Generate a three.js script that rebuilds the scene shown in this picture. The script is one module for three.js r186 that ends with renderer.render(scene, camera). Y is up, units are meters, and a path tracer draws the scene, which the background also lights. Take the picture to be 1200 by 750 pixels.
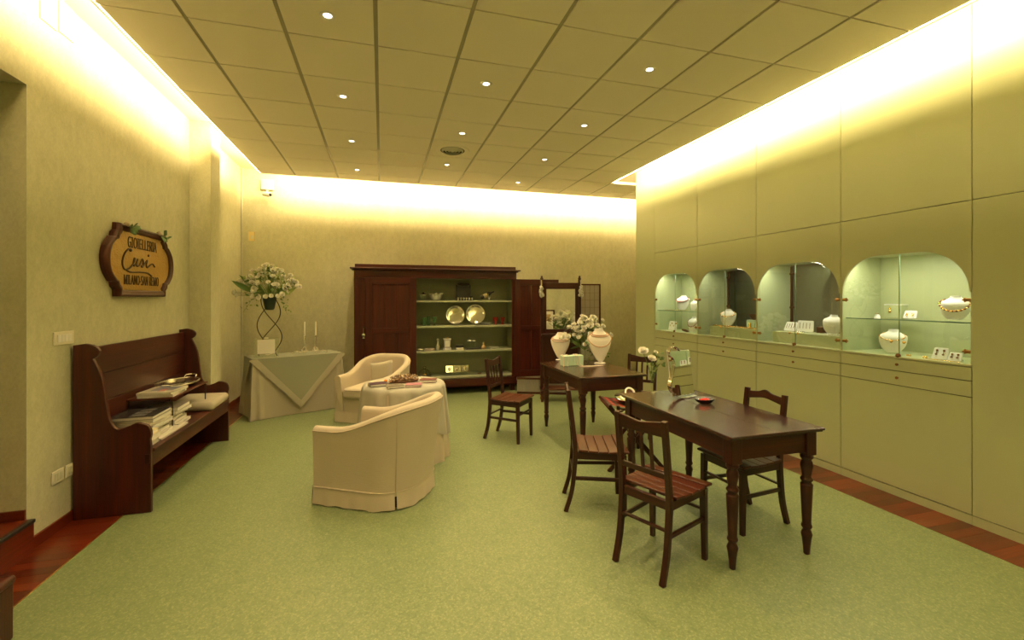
import * as THREE from 'three';
import { RoundedBoxGeometry } from 'three/addons/geometries/RoundedBoxGeometry.js';
import { mergeGeometries } from 'three/addons/utils/BufferGeometryUtils.js';
import { FontLoader } from 'three/addons/loaders/FontLoader.js';
import { TextGeometry } from 'three/addons/geometries/TextGeometry.js';
import { RectAreaLightUniformsLib } from 'three/addons/lights/RectAreaLightUniformsLib.js';

// ---------------------------------------------------------------- camera, exposure
const scene = new THREE.Scene();
scene.background = new THREE.Color(0x000000);
const F = 526.94, YAW = 0.2817, CX = 600, CY = 350.6, EYE = 1.55;
const camera = new THREE.PerspectiveCamera(2 * Math.atan(375 / F) * 180 / Math.PI, 1.6, 0.05, 60);
camera.position.set(0, EYE, 0);
camera.rotation.y = -YAW;
camera.setViewOffset(1200, 750, 0, 375 - CY, 1200, 750);
const renderer = new THREE.WebGLRenderer({ antialias: true });
renderer.toneMapping = THREE.LinearToneMapping;
renderer.toneMappingExposure = 1.07;
renderer.shadowMap.enabled = true;
RectAreaLightUniformsLib.init();

// ---------------------------------------------------------------- lights: hidden cove tubes round the ceiling, halogen spots in the tiles
const COVE = new THREE.Color().setRGB(1.0, 0.735, 0.36);
const HALO = new THREE.Color().setRGB(1.0, 0.735, 0.39);
const CASE = new THREE.Color().setRGB(1.0, 0.93, 0.70);
const COVE_I = 180, SPOT_I = 5.4, CASE_I = 74;

// ---------------------------------------------------------------- room measures (metres)
const XL = -2.09, XR = 3.89, ZB = -7.85, ZF = 2.0, YC = 3.40, YS = 3.58;
const EL = -1.72, ER = 3.52, EB = -7.36;           // edges of the hung ceiling
const ZJ = -3.47, YH = 2.865;                      // stair opening in the left wall

// ---------------------------------------------------------------- helpers
let seed = 7;
const rnd = () => { seed |= 0; seed = seed + 0x6D2B79F5 | 0; let t = Math.imul(seed ^ seed >>> 15, 1 | seed); t = t + Math.imul(t ^ t >>> 7, 61 | t) ^ t; return ((t ^ t >>> 14) >>> 0) / 4294967296; };
const rr = (a, b) => a + (b - a) * rnd();
const V = (x, y, z) => new THREE.Vector3(x, y, z);
const lerp = (a, b, t) => a + (b - a) * t;
const clamp = (x, a = 0, b = 1) => Math.min(b, Math.max(a, x));
const sstep = (a, b, x) => { const t = clamp((x - a) / (b - a)); return t * t * (3 - 2 * t); };
function ray(px, py) { const c = Math.cos(YAW), s = Math.sin(YAW), x = (px - CX) / F, y = -(py - CY) / F; return V(c * x + s, y, s * x - c); }
function onY(px, py, y) { const d = ray(px, py), t = (y - EYE) / d.y; return V(d.x * t, y, d.z * t); }
function onX(px, py, x) { const d = ray(px, py), t = x / d.x; return V(x, EYE + d.y * t, d.z * t); }
function onZ(px, py, z) { const d = ray(px, py), t = z / d.z; return V(d.x * t, EYE + d.y * t, z); }

const taken = {};
function numbered(n) { const k = taken[n] = (taken[n] === undefined ? 0 : taken[n] + 1); return k ? n + '_' + String(k).padStart(3, '0') : n; }
function mesh(parent, name, geo, mat, pos, rot, label) {
  const m = new THREE.Mesh(geo, mat); m.name = name; m.castShadow = m.receiveShadow = true;
  if (pos) m.position.set(...pos); if (rot) m.rotation.set(...rot);
  if (label) m.userData.label = label;
  parent.add(m); return m;
}
function thing(name, label, category, pos = [0, 0, 0], turn = 0, group) {
  const o = new THREE.Group(); o.name = numbered(name); o.position.set(...pos); o.rotation.y = turn;
  o.userData = { label, category }; if (group) o.userData.group = group; scene.add(o); return o;
}
function single(name, label, category, geo, mat, pos, rot, group) {
  const m = mesh(scene, numbered(name), geo, mat, pos, rot); m.userData = { label, category }; if (group) m.userData.group = group; return m;
}
function struct(name, geo, mat, pos, rot, parent = scene) { const m = mesh(parent, name, geo, mat, pos, rot); if (parent === scene) m.userData.kind = 'structure'; return m; }
function structGroup(name) { const o = new THREE.Group(); o.name = name; o.userData.kind = 'structure'; scene.add(o); return o; }
function dup(root, pos, turn, label, group) {
  const r = root.clone(); r.name = numbered(root.name.replace(/_\d\d\d$/, '')); r.position.set(...pos); r.rotation.set(0, turn, 0);
  r.userData = { ...root.userData }; if (label) r.userData.label = label; if (group) r.userData.group = group; scene.add(r); return r;
}
// uv in metres by the face direction; g = axis the grain runs along
function uvm(geo, g = 'x', ou = 0, ov = 0) {
  geo = geo.index ? geo.toNonIndexed() : geo;
  const p = geo.attributes.position, n = p.count, uv = new Float32Array(n * 2), A = V(0, 0, 0), B = V(0, 0, 0), C = V(0, 0, 0);
  for (let i = 0; i < n; i += 3) {
    A.fromBufferAttribute(p, i); B.fromBufferAttribute(p, i + 1); C.fromBufferAttribute(p, i + 2);
    const N = B.clone().sub(A).cross(C.clone().sub(A)), ax = Math.abs(N.x), ay = Math.abs(N.y), az = Math.abs(N.z);
    const d = ax >= ay && ax >= az ? 'x' : ay >= az ? 'y' : 'z';
    let o = ['x', 'y', 'z'].filter(k => k !== d); if (o[1] === g) o = [o[1], o[0]];
    [A, B, C].forEach((q, k) => { uv[(i + k) * 2] = q[o[0]] + ou; uv[(i + k) * 2 + 1] = q[o[1]] + ov; });
  }
  geo.setAttribute('uv', new THREE.BufferAttribute(uv, 2)); return geo;
}
const box = (w, h, d, x = 0, y = 0, z = 0, g = 'x') => uvm(new THREE.BoxGeometry(w, h, d).translate(x, y, z), g, x * 1.3, y + z);
const rbox = (w, h, d, r = 0.004, x = 0, y = 0, z = 0, g = 'x', s = 2) => uvm(new RoundedBoxGeometry(w, h, d, s, Math.min(r, w / 2.01, h / 2.01, d / 2.01)).translate(x, y, z), g, x * 1.3 + z, y);
function merge(list) {
  return mergeGeometries(list.map(g => { g = g.index ? g.toNonIndexed() : g; for (const k of Object.keys(g.attributes)) if (!['position', 'normal', 'uv'].includes(k)) g.deleteAttribute(k); return g; }), false);
}
const lathe = (prof, seg = 24) => new THREE.LatheGeometry(prof.map(([r, y]) => new THREE.Vector2(Math.max(r, 0.0001), y)), seg);
function tube(pts, r, seg = 0, rad = 8, closed = false) {
  const c = new THREE.CatmullRomCurve3(pts.map(p => p.isVector3 ? p : V(...p)), closed, 'catmullrom', 0.5);
  return new THREE.TubeGeometry(c, seg || Math.max(8, pts.length * 4), r, rad, closed);
}
function orient(geo, a, b) {            // geometry standing on +Y from 0, moved to run from a towards b
  const d = b.clone().sub(a).normalize();
  return geo.applyMatrix4(new THREE.Matrix4().makeRotationFromQuaternion(new THREE.Quaternion().setFromUnitVectors(V(0, 1, 0), d)).setPosition(a));
}
function bar(a, b, w, d = w, r = 0.003) { a = V(...a); b = V(...b); const L = a.distanceTo(b); return orient(rbox(w, L, d, r, 0, L / 2, 0, 'y', 1), a, b); }
function taper(a, b, w0, w1) {
  a = V(...a); b = V(...b); const L = a.distanceTo(b);
  let g = new THREE.CylinderGeometry(w1 / Math.SQRT2, w0 / Math.SQRT2, L, 4).rotateY(Math.PI / 4).translate(0, L / 2, 0).toNonIndexed(); g.computeVertexNormals();
  return orient(uvm(g, 'y'), a, b);
}
const rod = (a, b, r0, r1 = r0, seg = 10) => { a = V(...a); b = V(...b); const L = a.distanceTo(b); return orient(new THREE.CylinderGeometry(r1, r0, L, seg).translate(0, L / 2, 0), a, b); };
function shapeOf(pts) { const s = new THREE.Shape(); pts.forEach(([x, y], i) => i ? s.lineTo(x, y) : s.moveTo(x, y)); s.closePath(); return s; }
function smooth(pts, n = 40) { return new THREE.SplineCurve(pts.map(p => new THREE.Vector2(...p))).getPoints(n).map(p => [p.x, p.y]); }
function extZ(shape, t, b = 0.003, g = 'x', cs = 10) {   // outline in x,y; thickness along z, centred
  const e = new THREE.ExtrudeGeometry(shape, { depth: t - 2 * b, bevelEnabled: b > 0, bevelThickness: b, bevelSize: b, bevelOffset: -b, bevelSegments: 2, curveSegments: cs });
  e.translate(0, 0, -(t - 2 * b) / 2); return uvm(e, g);
}
function extX(shape, t, b = 0.003, g = 'y', cs = 10) {   // outline in (z, y); thickness along x, centred
  const e = extZ(shape, t, b, g, cs); e.applyMatrix4(new THREE.Matrix4().set(0, 0, -1, 0, 0, 1, 0, 0, 1, 0, 0, 0, 0, 0, 0, 1)); return uvm(e, g);
}
function extY(shape, t, b = 0.003, g = 'x', cs = 10) {   // outline in (x, z); thickness along y, centred
  const e = extZ(shape, t, b, g, cs); e.applyMatrix4(new THREE.Matrix4().set(1, 0, 0, 0, 0, 0, -1, 0, 0, 1, 0, 0, 0, 0, 0, 1)); return uvm(e, g);
}
function band(pts, w) {                                   // outline of a strip of width w along a curve
  const L = [], R = [];
  pts.forEach((p, i) => {
    const a = pts[Math.max(0, i - 1)], b = pts[Math.min(pts.length - 1, i + 1)], dx = b[0] - a[0], dy = b[1] - a[1], l = Math.hypot(dx, dy), ww = typeof w === 'function' ? w(i / (pts.length - 1)) : w;
    L.push([p[0] - dy / l * ww / 2, p[1] + dx / l * ww / 2]); R.push([p[0] + dy / l * ww / 2, p[1] - dx / l * ww / 2]);
  });
  return shapeOf([...R, ...L.reverse()]);
}
function grid(nu, nv, fn, closeU = false) {               // surface from fn(u, v) in 0..1
  const pos = [], uv = [], idx = [];
  for (let j = 0; j <= nv; j++) for (let i = 0; i <= nu; i++) { const q = fn(i / nu, j / nv); pos.push(q[0], q[1], q[2]); uv.push(q[3] ?? i / nu, q[4] ?? j / nv); }
  for (let j = 0; j < nv; j++) for (let i = 0; i < nu; i++) { const a = j * (nu + 1) + i, b = a + 1, c = a + nu + 1, d = c + 1; idx.push(a, b, d, a, d, c); }
  const g = new THREE.BufferGeometry(); g.setAttribute('position', new THREE.Float32BufferAttribute(pos, 3)); g.setAttribute('uv', new THREE.Float32BufferAttribute(uv, 2)); g.setIndex(idx); g.computeVertexNormals();
  if (closeU) { const n = g.attributes.normal; for (let j = 0; j <= nv; j++) { const a = j * (nu + 1), b = a + nu; const v = V(n.getX(a) + n.getX(b), n.getY(a) + n.getY(b), n.getZ(a) + n.getZ(b)).normalize(); n.setXYZ(a, v.x, v.y, v.z); n.setXYZ(b, v.x, v.y, v.z); } }
  return g;
}

// ---------------------------------------------------------------- textures
function noise2(nx, ny, s) {            // tileable value noise on an nx by ny lattice
  const t = new Float32Array(nx * ny); let q = s * 9301 + 49297; for (let i = 0; i < t.length; i++) { q = Math.imul(q ^ q >>> 13, 1274126177) + i * 2654435 | 0; t[i] = ((q ^ q >>> 16) >>> 0) / 4294967296; }
  return (u, v) => { const x = u * nx, y = v * ny, i = Math.floor(x), j = Math.floor(y), f = x - i, g = y - j, a = f * f * (3 - 2 * f), b = g * g * (3 - 2 * g); const at = (i, j) => t[((j % ny + ny) % ny) * nx + (i % nx + nx) % nx]; return lerp(lerp(at(i, j), at(i + 1, j), a), lerp(at(i, j + 1), at(i + 1, j + 1), a), b); };
}
function texture(n, fn, rx, ry, srgb = true) {
  const d = new Uint8Array(n * n * 4);
  for (let j = 0; j < n; j++) for (let i = 0; i < n; i++) { const c = fn(i / n, j / n), k = (j * n + i) * 4; for (let m = 0; m < 3; m++) d[k + m] = clamp(Array.isArray(c) ? c[m] : c) * 255; d[k + 3] = 255; }
  const t = new THREE.DataTexture(d, n, n); t.magFilter = t.minFilter = THREE.LinearFilter; t.wrapS = t.wrapT = THREE.RepeatWrapping; t.repeat.set(rx, ry);
  if (srgb) t.colorSpace = THREE.SRGBColorSpace; t.needsUpdate = true; return t;
}
const mix3 = (a, b, t) => [lerp(a[0], b[0], t), lerp(a[1], b[1], t), lerp(a[2], b[2], t)];
function woodTex(dark, light, sx, sy, s) {
  const n1 = noise2(3, 40, s), n2 = noise2(6, 120, s + 1), n3 = noise2(4, 8, s + 2), n4 = noise2(10, 256, s + 3);
  const f = (u, v) => { const w = v + 0.03 * n3(u, v); return clamp(0.45 * n1(u, w) + 0.3 * n2(u, w) + 0.2 * n4(u, w) + 0.25 * (n3(u, v) - 0.5)); };
  return [texture(512, (u, v) => mix3(dark, light, f(u, v)), sx, sy), texture(512, (u, v) => f(u, v), sx, sy, false)];
}
const c255 = (r, g, b) => [r / 255, g / 255, b / 255];
const std = (o) => new THREE.MeshStandardMaterial(o);
const phy = (o) => new THREE.MeshPhysicalMaterial(o);
const lin = (r, g, b) => new THREE.Color().setRGB(r, g, b);

const [wDark, wDarkB] = woodTex(c255(33, 10, 5), c255(72, 25, 11), 1 / 1.3, 1 / 0.65, 3);
const [wMid, wMidB] = woodTex(c255(58, 24, 13), c255(112, 54, 30), 1 / 1.3, 1 / 0.65, 11);
const [wRed, wRedB] = woodTex(c255(84, 30, 14), c255(136, 58, 28), 1 / 1.0, 1 / 0.5, 23);
const paperF = (() => { const a = noise2(16, 26, 5), b = noise2(64, 100, 6), c = noise2(200, 256, 7), d = noise2(5, 5, 8); return (u, v) => clamp(0.2 * d(u, v) + 0.3 * a(u + 0.02 * b(u, v), v) + 0.32 * b(u, v) + 0.25 * c(u, v)); })();
const paperT = texture(512, (u, v) => mix3(c255(176, 175, 145), c255(206, 203, 174), paperF(u, v)), 1 / 1.0, 1 / 1.0);
const paperB = texture(512, paperF, 1 / 1.0, 1 / 1.0, false);
const linoF = (() => { const a = noise2(128, 128, 15), b = noise2(256, 256, 16), c = noise2(10, 10, 17), d = noise2(90, 110, 18); return (u, v) => { const e = a(u, v), f = b(u, v); return clamp(0.30 + 0.10 * (c(u, v) - 0.5) + (f > 0.62 && e > 0.5 ? 0.55 : 0) + 0.25 * (e - 0.5) - (d(u, v) > 0.72 ? 0.2 : 0)); }; })();
const linoT = texture(1024, (u, v) => mix3(c255(103, 118, 80), c255(141, 148, 108), linoF(u, v)), 1 / 1.1, 1 / 1.1);
const clothF = (() => { const a = noise2(24, 256, 31), b = noise2(256, 24, 32), c = noise2(8, 8, 33); return (u, v) => clamp(0.4 * a(u, v) + 0.4 * b(u, v) + 0.2 * c(u, v)); })();
const clothB = texture(512, clothF, 1 / 0.35, 1 / 0.35, false);
const slubF = (() => { const a = noise2(14, 180, 41), b = noise2(30, 256, 42), c = noise2(6, 10, 43); return (u, v) => clamp(0.5 * a(u, v) + 0.3 * b(u, v) + 0.2 * c(u, v)); })();
const slubB = texture(512, slubF, 1 / 0.5, 1 / 0.5, false);
const tartanT = texture(128, (u, v) => { const f = x => { x = x * 4 % 1; return x < 0.5 ? 0 : x < 0.85 ? 1 : 2; }; const P = [c255(150, 30, 18), c255(20, 34, 26), c255(60, 70, 30)]; return mix3(P[f(u)], P[f(v)], 0.5); }, 1 / 0.3, 1 / 0.3);

// ---------------------------------------------------------------- materials
const M = {
  dark: std({ map: wDark, bumpMap: wDarkB, bumpScale: 0.0004, roughness: 0.36 }),
  bench: std({ map: wDark, bumpMap: wDarkB, bumpScale: 0.0005, roughness: 0.42, color: lin(1.45, 1.25, 1.1) }),
  mid: std({ map: wMid, bumpMap: wMidB, bumpScale: 0.0004, roughness: 0.3 }),
  top: phy({ map: wDark, bumpMap: wDarkB, bumpScale: 0.0002, roughness: 0.22, color: lin(1.1, 1, 0.95), clearcoat: 0.5, clearcoatRoughness: 0.12 }),
  ward: std({ map: wMid, bumpMap: wMidB, bumpScale: 0.0005, roughness: 0.38, color: lin(0.62, 0.29, 0.21) }),
  board: [0, 1, 2, 3].map(i => phy({ map: wRed, bumpMap: wRedB, bumpScale: 0.0002, roughness: 0.28, color: lin(...[[1, 0.9, 0.85], [0.62, 0.5, 0.45], [0.8, 0.66, 0.6], [0.48, 0.4, 0.38]][i]), clearcoat: 0.4, clearcoatRoughness: 0.2 })),
  base: std({ map: wRed, roughness: 0.4, color: lin(0.75, 0.6, 0.5) }),
  paper: std({ map: paperT, bumpMap: paperB, bumpScale: 0.0006, roughness: 0.85 }),
  plain: std({ color: lin(0.62, 0.60, 0.46), roughness: 0.9 }),
  slab: std({ color: lin(0.78, 0.75, 0.64), roughness: 0.9 }),
  tile: [0, 1, 2].map(i => std({ color: lin(0.89 + 0.012 * i, 0.82 + 0.012 * i, 0.68 + 0.012 * i), roughness: 0.92 })),
  gridbar: std({ color: lin(0.42, 0.38, 0.28), roughness: 0.5 }),
  lino: std({ map: linoT, roughness: 0.42 }),
  brass: std({ color: lin(0.72, 0.45, 0.16), metalness: 1, roughness: 0.32 }),
  bronze: std({ color: lin(0.22, 0.10, 0.05), metalness: 0.8, roughness: 0.4 }),
  clasp: std({ color: lin(0.42, 0.22, 0.08), metalness: 1, roughness: 0.35 }),
  gold: std({ color: lin(0.95, 0.62, 0.2), metalness: 1, roughness: 0.22 }),
  silver: std({ color: lin(0.88, 0.85, 0.78), metalness: 1, roughness: 0.12 }),
  silverR: std({ color: lin(0.85, 0.82, 0.74), metalness: 1, roughness: 0.3 }),
  mirror: std({ color: lin(0.92, 0.92, 0.90), metalness: 1, roughness: 0.015 }),
  cab: std({ color: lin(0.43, 0.465, 0.27), roughness: 0.42 }),
  gap: std({ color: lin(0.05, 0.05, 0.03), roughness: 0.9 }),
  shelf: std({ color: lin(0.34, 0.36, 0.24), roughness: 0.6 }),
  glass: phy({ color: lin(0.97, 1, 0.98), transmission: 1, thickness: 0, roughness: 0, ior: 1.5 }),
  solid: phy({ color: lin(0.98, 1, 0.98), transmission: 1, thickness: 0.02, roughness: 0.02, ior: 1.5 }),
  glassEdge: std({ color: lin(0.22, 0.32, 0.24), roughness: 0.2 }),
  green: phy({ color: lin(0.35, 0.6, 0.3), transmission: 0.85, thickness: 0, roughness: 0.05 }),
  red: phy({ color: lin(0.6, 0.06, 0.03), transmission: 0.6, thickness: 0, roughness: 0.08 }),
  slip: std({ color: lin(0.50, 0.43, 0.32), roughness: 0.95, bumpMap: slubB, bumpScale: 0.0012 }),
  slipSeam: std({ color: lin(0.46, 0.39, 0.29), roughness: 0.95 }),
  cloth: std({ color: lin(0.38, 0.36, 0.29), roughness: 0.95, bumpMap: clothB, bumpScale: 0.0006, side: THREE.DoubleSide }),
  clothG: std({ color: lin(0.27, 0.28, 0.20), roughness: 0.95, bumpMap: clothB, bumpScale: 0.0006, side: THREE.DoubleSide }),
  clothL: std({ color: lin(0.40, 0.36, 0.27), roughness: 0.95, bumpMap: clothB, bumpScale: 0.0006, side: THREE.DoubleSide }),
  white: std({ color: lin(0.82, 0.80, 0.76), roughness: 0.55 }),
  bust: std({ color: lin(0.88, 0.82, 0.74), roughness: 0.6 }),
  paperW: std({ color: lin(0.78, 0.75, 0.68), roughness: 0.7 }),
  black: std({ color: lin(0.02, 0.02, 0.02), roughness: 0.35 }),
  iron: std({ color: lin(0.05, 0.035, 0.03), metalness: 0.7, roughness: 0.35 }),
  pot: std({ color: lin(0.03, 0.05, 0.035), roughness: 0.5 }),
  petal: std({ color: lin(0.92, 0.90, 0.78), roughness: 0.8, side: THREE.DoubleSide }),
  petalG: std({ color: lin(0.62, 0.70, 0.34), roughness: 0.75, side: THREE.DoubleSide }),
  leaf: std({ color: lin(0.10, 0.19, 0.05), roughness: 0.5, side: THREE.DoubleSide }),
  leafL: std({ color: lin(0.26, 0.36, 0.10), roughness: 0.55, side: THREE.DoubleSide }),
  stem: std({ color: lin(0.13, 0.22, 0.06), roughness: 0.6 }),
  pearl: phy({ color: lin(0.86, 0.74, 0.62), roughness: 0.22, clearcoat: 0.5 }),
  coral: phy({ color: lin(0.72, 0.46, 0.30), roughness: 0.25, clearcoat: 0.4 }),
  ruby: phy({ color: lin(0.30, 0.02, 0.02), roughness: 0.2, clearcoat: 0.5 }),
  mint: std({ color: lin(0.55, 0.74, 0.58), roughness: 0.5 }),
  plastic: std({ color: lin(0.72, 0.68, 0.55), roughness: 0.4 }),
  signGold: std({ color: lin(0.46, 0.28, 0.06), roughness: 0.4, metalness: 0.3, bumpMap: paperB, bumpScale: 0.006 }),
  signInk: std({ color: lin(0.06, 0.03, 0.015), roughness: 0.6 }),
  signLeaf: std({ color: lin(0.20, 0.33, 0.16), roughness: 0.6 }),
  tartan: std({ map: tartanT, roughness: 0.9, side: THREE.DoubleSide }),
  candle: std({ color: lin(0.86, 0.82, 0.70), roughness: 0.5 }),
  taupe: std({ color: lin(0.30, 0.25, 0.17), roughness: 0.9 }),
  wax: std({ color: lin(0.5, 0.2, 0.25), roughness: 0.5 }),
};
const paperTone = (r, g, b, rough = 0.5) => std({ color: lin(r, g, b), roughness: rough });
// ---------------------------------------------------------------- floor
{
  const fl = structGroup('floor');
  mesh(fl, 'subfloor', box(8.6, 0.1, 10.2, 2.0, -0.056, -3.0), M.plain);
  mesh(fl, 'linoleum', box(3.55 + 1.78, 0.006, ZF - ZB, (3.55 - 1.78) / 2, -0.003, (ZF + ZB) / 2, 'z'), M.lino);
  mesh(fl, 'linoleum', box(5.75 - 3.55, 0.006, 1.45, (3.55 + 5.75) / 2, -0.003, -7.125, 'z'), M.lino);
  const wL = -1.784 - XL + 0.05, wR = XR + 0.03 - 3.554;
  const bw = 0.078;
  const bgL = [0, 1].map(i => uvm(new THREE.BoxGeometry(wL, 0.01, bw - 0.0012), 'x', i * 0.37, i * 0.21));
  const bgR = [0, 1].map(i => uvm(new THREE.BoxGeometry(wR, 0.01, bw - 0.0012), 'x', i * 0.31, i * 0.17));
  for (let i = 0, z = ZB + bw / 2; z < -1.0; i++, z += bw) mesh(fl, 'floor_board', bgL[i % 2], M.board[Math.floor(rnd() * rnd() * 4 + 0.35) % 4 === 0 ? 2 : Math.floor(rnd() * 4)], [-1.784 - wL / 2, -0.005 + 0.0004 * (i % 2), z]);
  for (let i = 0, z = -6.36 + bw / 2; z < -0.3; i++, z += bw) mesh(fl, 'floor_board', bgR[i % 2], M.board[Math.floor(rnd() * 4)], [3.554 + wR / 2, -0.005 + 0.0004 * (i % 2), z]);
  mesh(fl, 'edge_strip', box(0.008, 0.009, ZF - ZB, -1.782, -0.0025, (ZF + ZB) / 2), M.brass);
  mesh(fl, 'edge_strip', box(0.006, 0.009, ZF + 6.36, 3.552, -0.0035, (ZF - 6.36) / 2), M.base);
}
// ---------------------------------------------------------------- walls
const bx2 = (x0, x1, y0, y1, z0, z1, g = 'y') => box(x1 - x0, y1 - y0, Math.abs(z1 - z0), (x0 + x1) / 2, (y0 + y1) / 2, (z0 + z1) / 2, g);
struct('wall_left', merge([bx2(-2.24, XL, 0, YS, -5.9, ZJ), bx2(-2.24, XL, YH, YS, ZJ, -1.3), bx2(-2.24, XL, 0, YS, -1.3, ZF), bx2(-2.24, XL, 0, YS, ZB - 0.15, -6.21), bx2(-2.24, -1.88, 0, YS, -6.21, -5.9)]), M.paper);
struct('wall_stair', merge([bx2(-3.7, -2.24, 0, YH, ZJ - 0.12, ZJ), bx2(-3.82, -3.7, 0, YH + 0.1, ZJ - 0.12, -1.18), bx2(-3.7, -2.24, 0, YH, -1.3, -1.18), bx2(-3.82, -2.24, YH, YH + 0.1, ZJ - 0.12, -1.18)]), M.paper);
struct('wall_back', bx2(-2.24, 5.9, 0, YS, ZB - 0.15, ZB), M.paper);
struct('wall_right', merge([bx2(5.75, 5.9, 0, YS, ZB, ZF), bx2(4.44, 5.75, 0, YS, -6.4, -6.3)]), M.paper);
struct('wall_front', bx2(-2.24, 5.9, 0, YS, ZF, ZF + 0.15), M.paper);
struct('baseboard_left', merge([bx2(XL, XL + 0.014, 0, 0.072, -5.9, ZJ, 'z'), bx2(XL, XL + 0.014, 0, 0.072, ZB, -6.21, 'z'), bx2(XL, -1.866, 0, 0.072, -5.9, -5.886, 'x'), bx2(-1.88, -1.866, 0, 0.072, -6.21, -5.9, 'z')]), M.base);
struct('baseboard_back', bx2(XL, 5.75, 0, 0.072, ZB, ZB + 0.014, 'x'), M.base);
struct('baseboard_stair', bx2(-3.7, XL - 0.002, 0.205, 0.262, ZJ, ZJ + 0.014, 'x'), M.base);
struct('trim_1', rod([XL + 0.012, 0.07, ZB + 0.012], [XL + 0.012, YS, ZB + 0.012], 0.009), M.plain);
{ // step up into the stair opening
  const s = thing('stair_step', 'red wooden step with dark nosing leading up through the wall opening', 'step', [-2.05, 0, (ZJ - 1.3) / 2]);
  const L = -1.3 - ZJ - 0.004;
  mesh(s, 'riser', box(0.02, 0.18, L, -0.012, 0.09, 0, 'z'), M.board[2]);
  mesh(s, 'tread', box(1.6, 0.02, L, -0.82, 0.192, 0, 'z'), M.board[0]);
  mesh(s, 'nosing', rbox(0.03, 0.024, L, 0.006, -0.006, 0.193, 0, 'z'), M.black, null, null, 'dark rubber nosing strip');
}
// ---------------------------------------------------------------- ceiling: slab, hung tiles, bars
{
  const ce = structGroup('ceiling');
  mesh(ce, 'ceiling_slab', bx2(-2.24, 5.9, YS, YS + 0.15, ZB - 0.15, ZF + 0.15), M.slab);
  const xs = [EL, -1.24, -0.64, -0.04, 0.56, 1.16, 1.76, 2.36, 2.96, ER], zs = [EB];
  for (let j = 6; j >= -8; j--) zs.push(-3.43 - 0.605 * j);
  zs.push(ZF);
  const cache = {};
  const tile = (x0, x1, z0, z1) => {
    const w = x1 - x0 - 0.028, d = z1 - z0 - 0.011, k = w.toFixed(3) + '_' + d.toFixed(3);
    cache[k] ??= new THREE.BoxGeometry(w, 0.016, d);
    mesh(ce, 'ceiling_tile', cache[k], M.tile[Math.floor(rnd() * 3)], [(x0 + x1) / 2, YC + 0.008, (z0 + z1) / 2]);
  };
  for (let i = 0; i < xs.length - 1; i++) for (let j = 0; j < zs.length - 1; j++) tile(xs[i], xs[i + 1], zs[j], zs[j + 1]);
  const xe = [ER, 4.16, 4.76, 5.36, 5.75], ze = [EB, -7.06, -6.455];
  for (let i = 0; i < xe.length - 1; i++) for (let j = 0; j < 2; j++) tile(xe[i], xe[i + 1], ze[j], ze[j + 1]);
  for (const x of xs.slice(1, -1)) mesh(ce, 'grid_bar', box(0.034, 0.012, ZF - EB, x, YC + 0.013, (ZF + EB) / 2, 'z'), M.gridbar);
  for (const z of zs.slice(1, -1)) mesh(ce, 'grid_bar', box(ER - EL, 0.006, 0.02, (ER + EL) / 2, YC + 0.016, z), M.gridbar);
  mesh(ce, 'grid_bar', box(5.75 - ER, 0.006, 0.02, (5.75 + ER) / 2, YC + 0.016, -7.06), M.gridbar);
  for (const x of xe.slice(0, -1)) mesh(ce, 'grid_bar', box(0.024, 0.012, 0.9, x, YC + 0.012, -6.905, 'z'), M.gridbar);
  // edge profile: a lip that hides the tubes
  const lip = (x0, x1, z0, z1) => mesh(ce, 'edge_profile', bx2(x0, x1, YC - 0.004, YC + 0.035, z0, z1), M.tile[1]);
  lip(EL - 0.012, EL, EB - 0.012, ZF); lip(EL, 5.75, EB - 0.012, EB); lip(ER, ER + 0.012, -6.45, ZF); lip(ER + 0.012, 5.75, -6.462, -6.45);
}
// ---------------------------------------------------------------- cove tubes (above the ceiling edge, out of sight from the room)
const tubeMat = std({ color: 0xffffff, emissive: COVE, emissiveIntensity: 3 });
function coveTube(label, a, b, dir, power) {
  const A = V(...a), B = V(...b), c = A.clone().add(B).multiplyScalar(0.5), L = A.distanceTo(B);
  const t = thing('cove_tube_light', label, 'light', [c.x, c.y, c.z], 0, 'fluorescent tubes above the ceiling edge');
  const al = V(...a).sub(c), bl = V(...b).sub(c), d = V(...dir).normalize();
  mesh(t, 'batten', bar(al.clone().addScaledVector(d, -0.03).toArray(), bl.clone().addScaledVector(d, -0.03).toArray(), 0.03, 0.03), M.white);
  mesh(t, 'tube', rod(al.toArray(), bl.toArray(), 0.008), tubeMat);
  const l = new THREE.RectAreaLight(COVE, COVE_I * power, L, 0.05); l.position.copy(d.clone().multiplyScalar(0.012)); t.add(l);
  l.lookAt(c.clone().addScaledVector(d, 1));
  // a rect light looks down its -z; lookAt on lights points +z at the target, so its face is turned on to the target
}
{
  const dz = 0.06, y = 3.497;
  coveTube('fluorescent tube hidden above the ceiling edge beside the sign wall', [EL + dz, y, -7.3], [EL + dz, y, ZF - 0.05], [-1, -0.35, 0], 0.64);
  coveTube('fluorescent tube hidden above the ceiling edge over the wardrobe', [-1.6, y, EB + dz], [5.7, y, EB + dz], [0, -0.35, -1], 1.25);
  coveTube('fluorescent tube hidden above the ceiling edge over the display cabinets', [ER - dz, y, -6.38], [ER - dz, y, ZF - 0.05], [1, -0.35, 0], 1.05);
}
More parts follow.
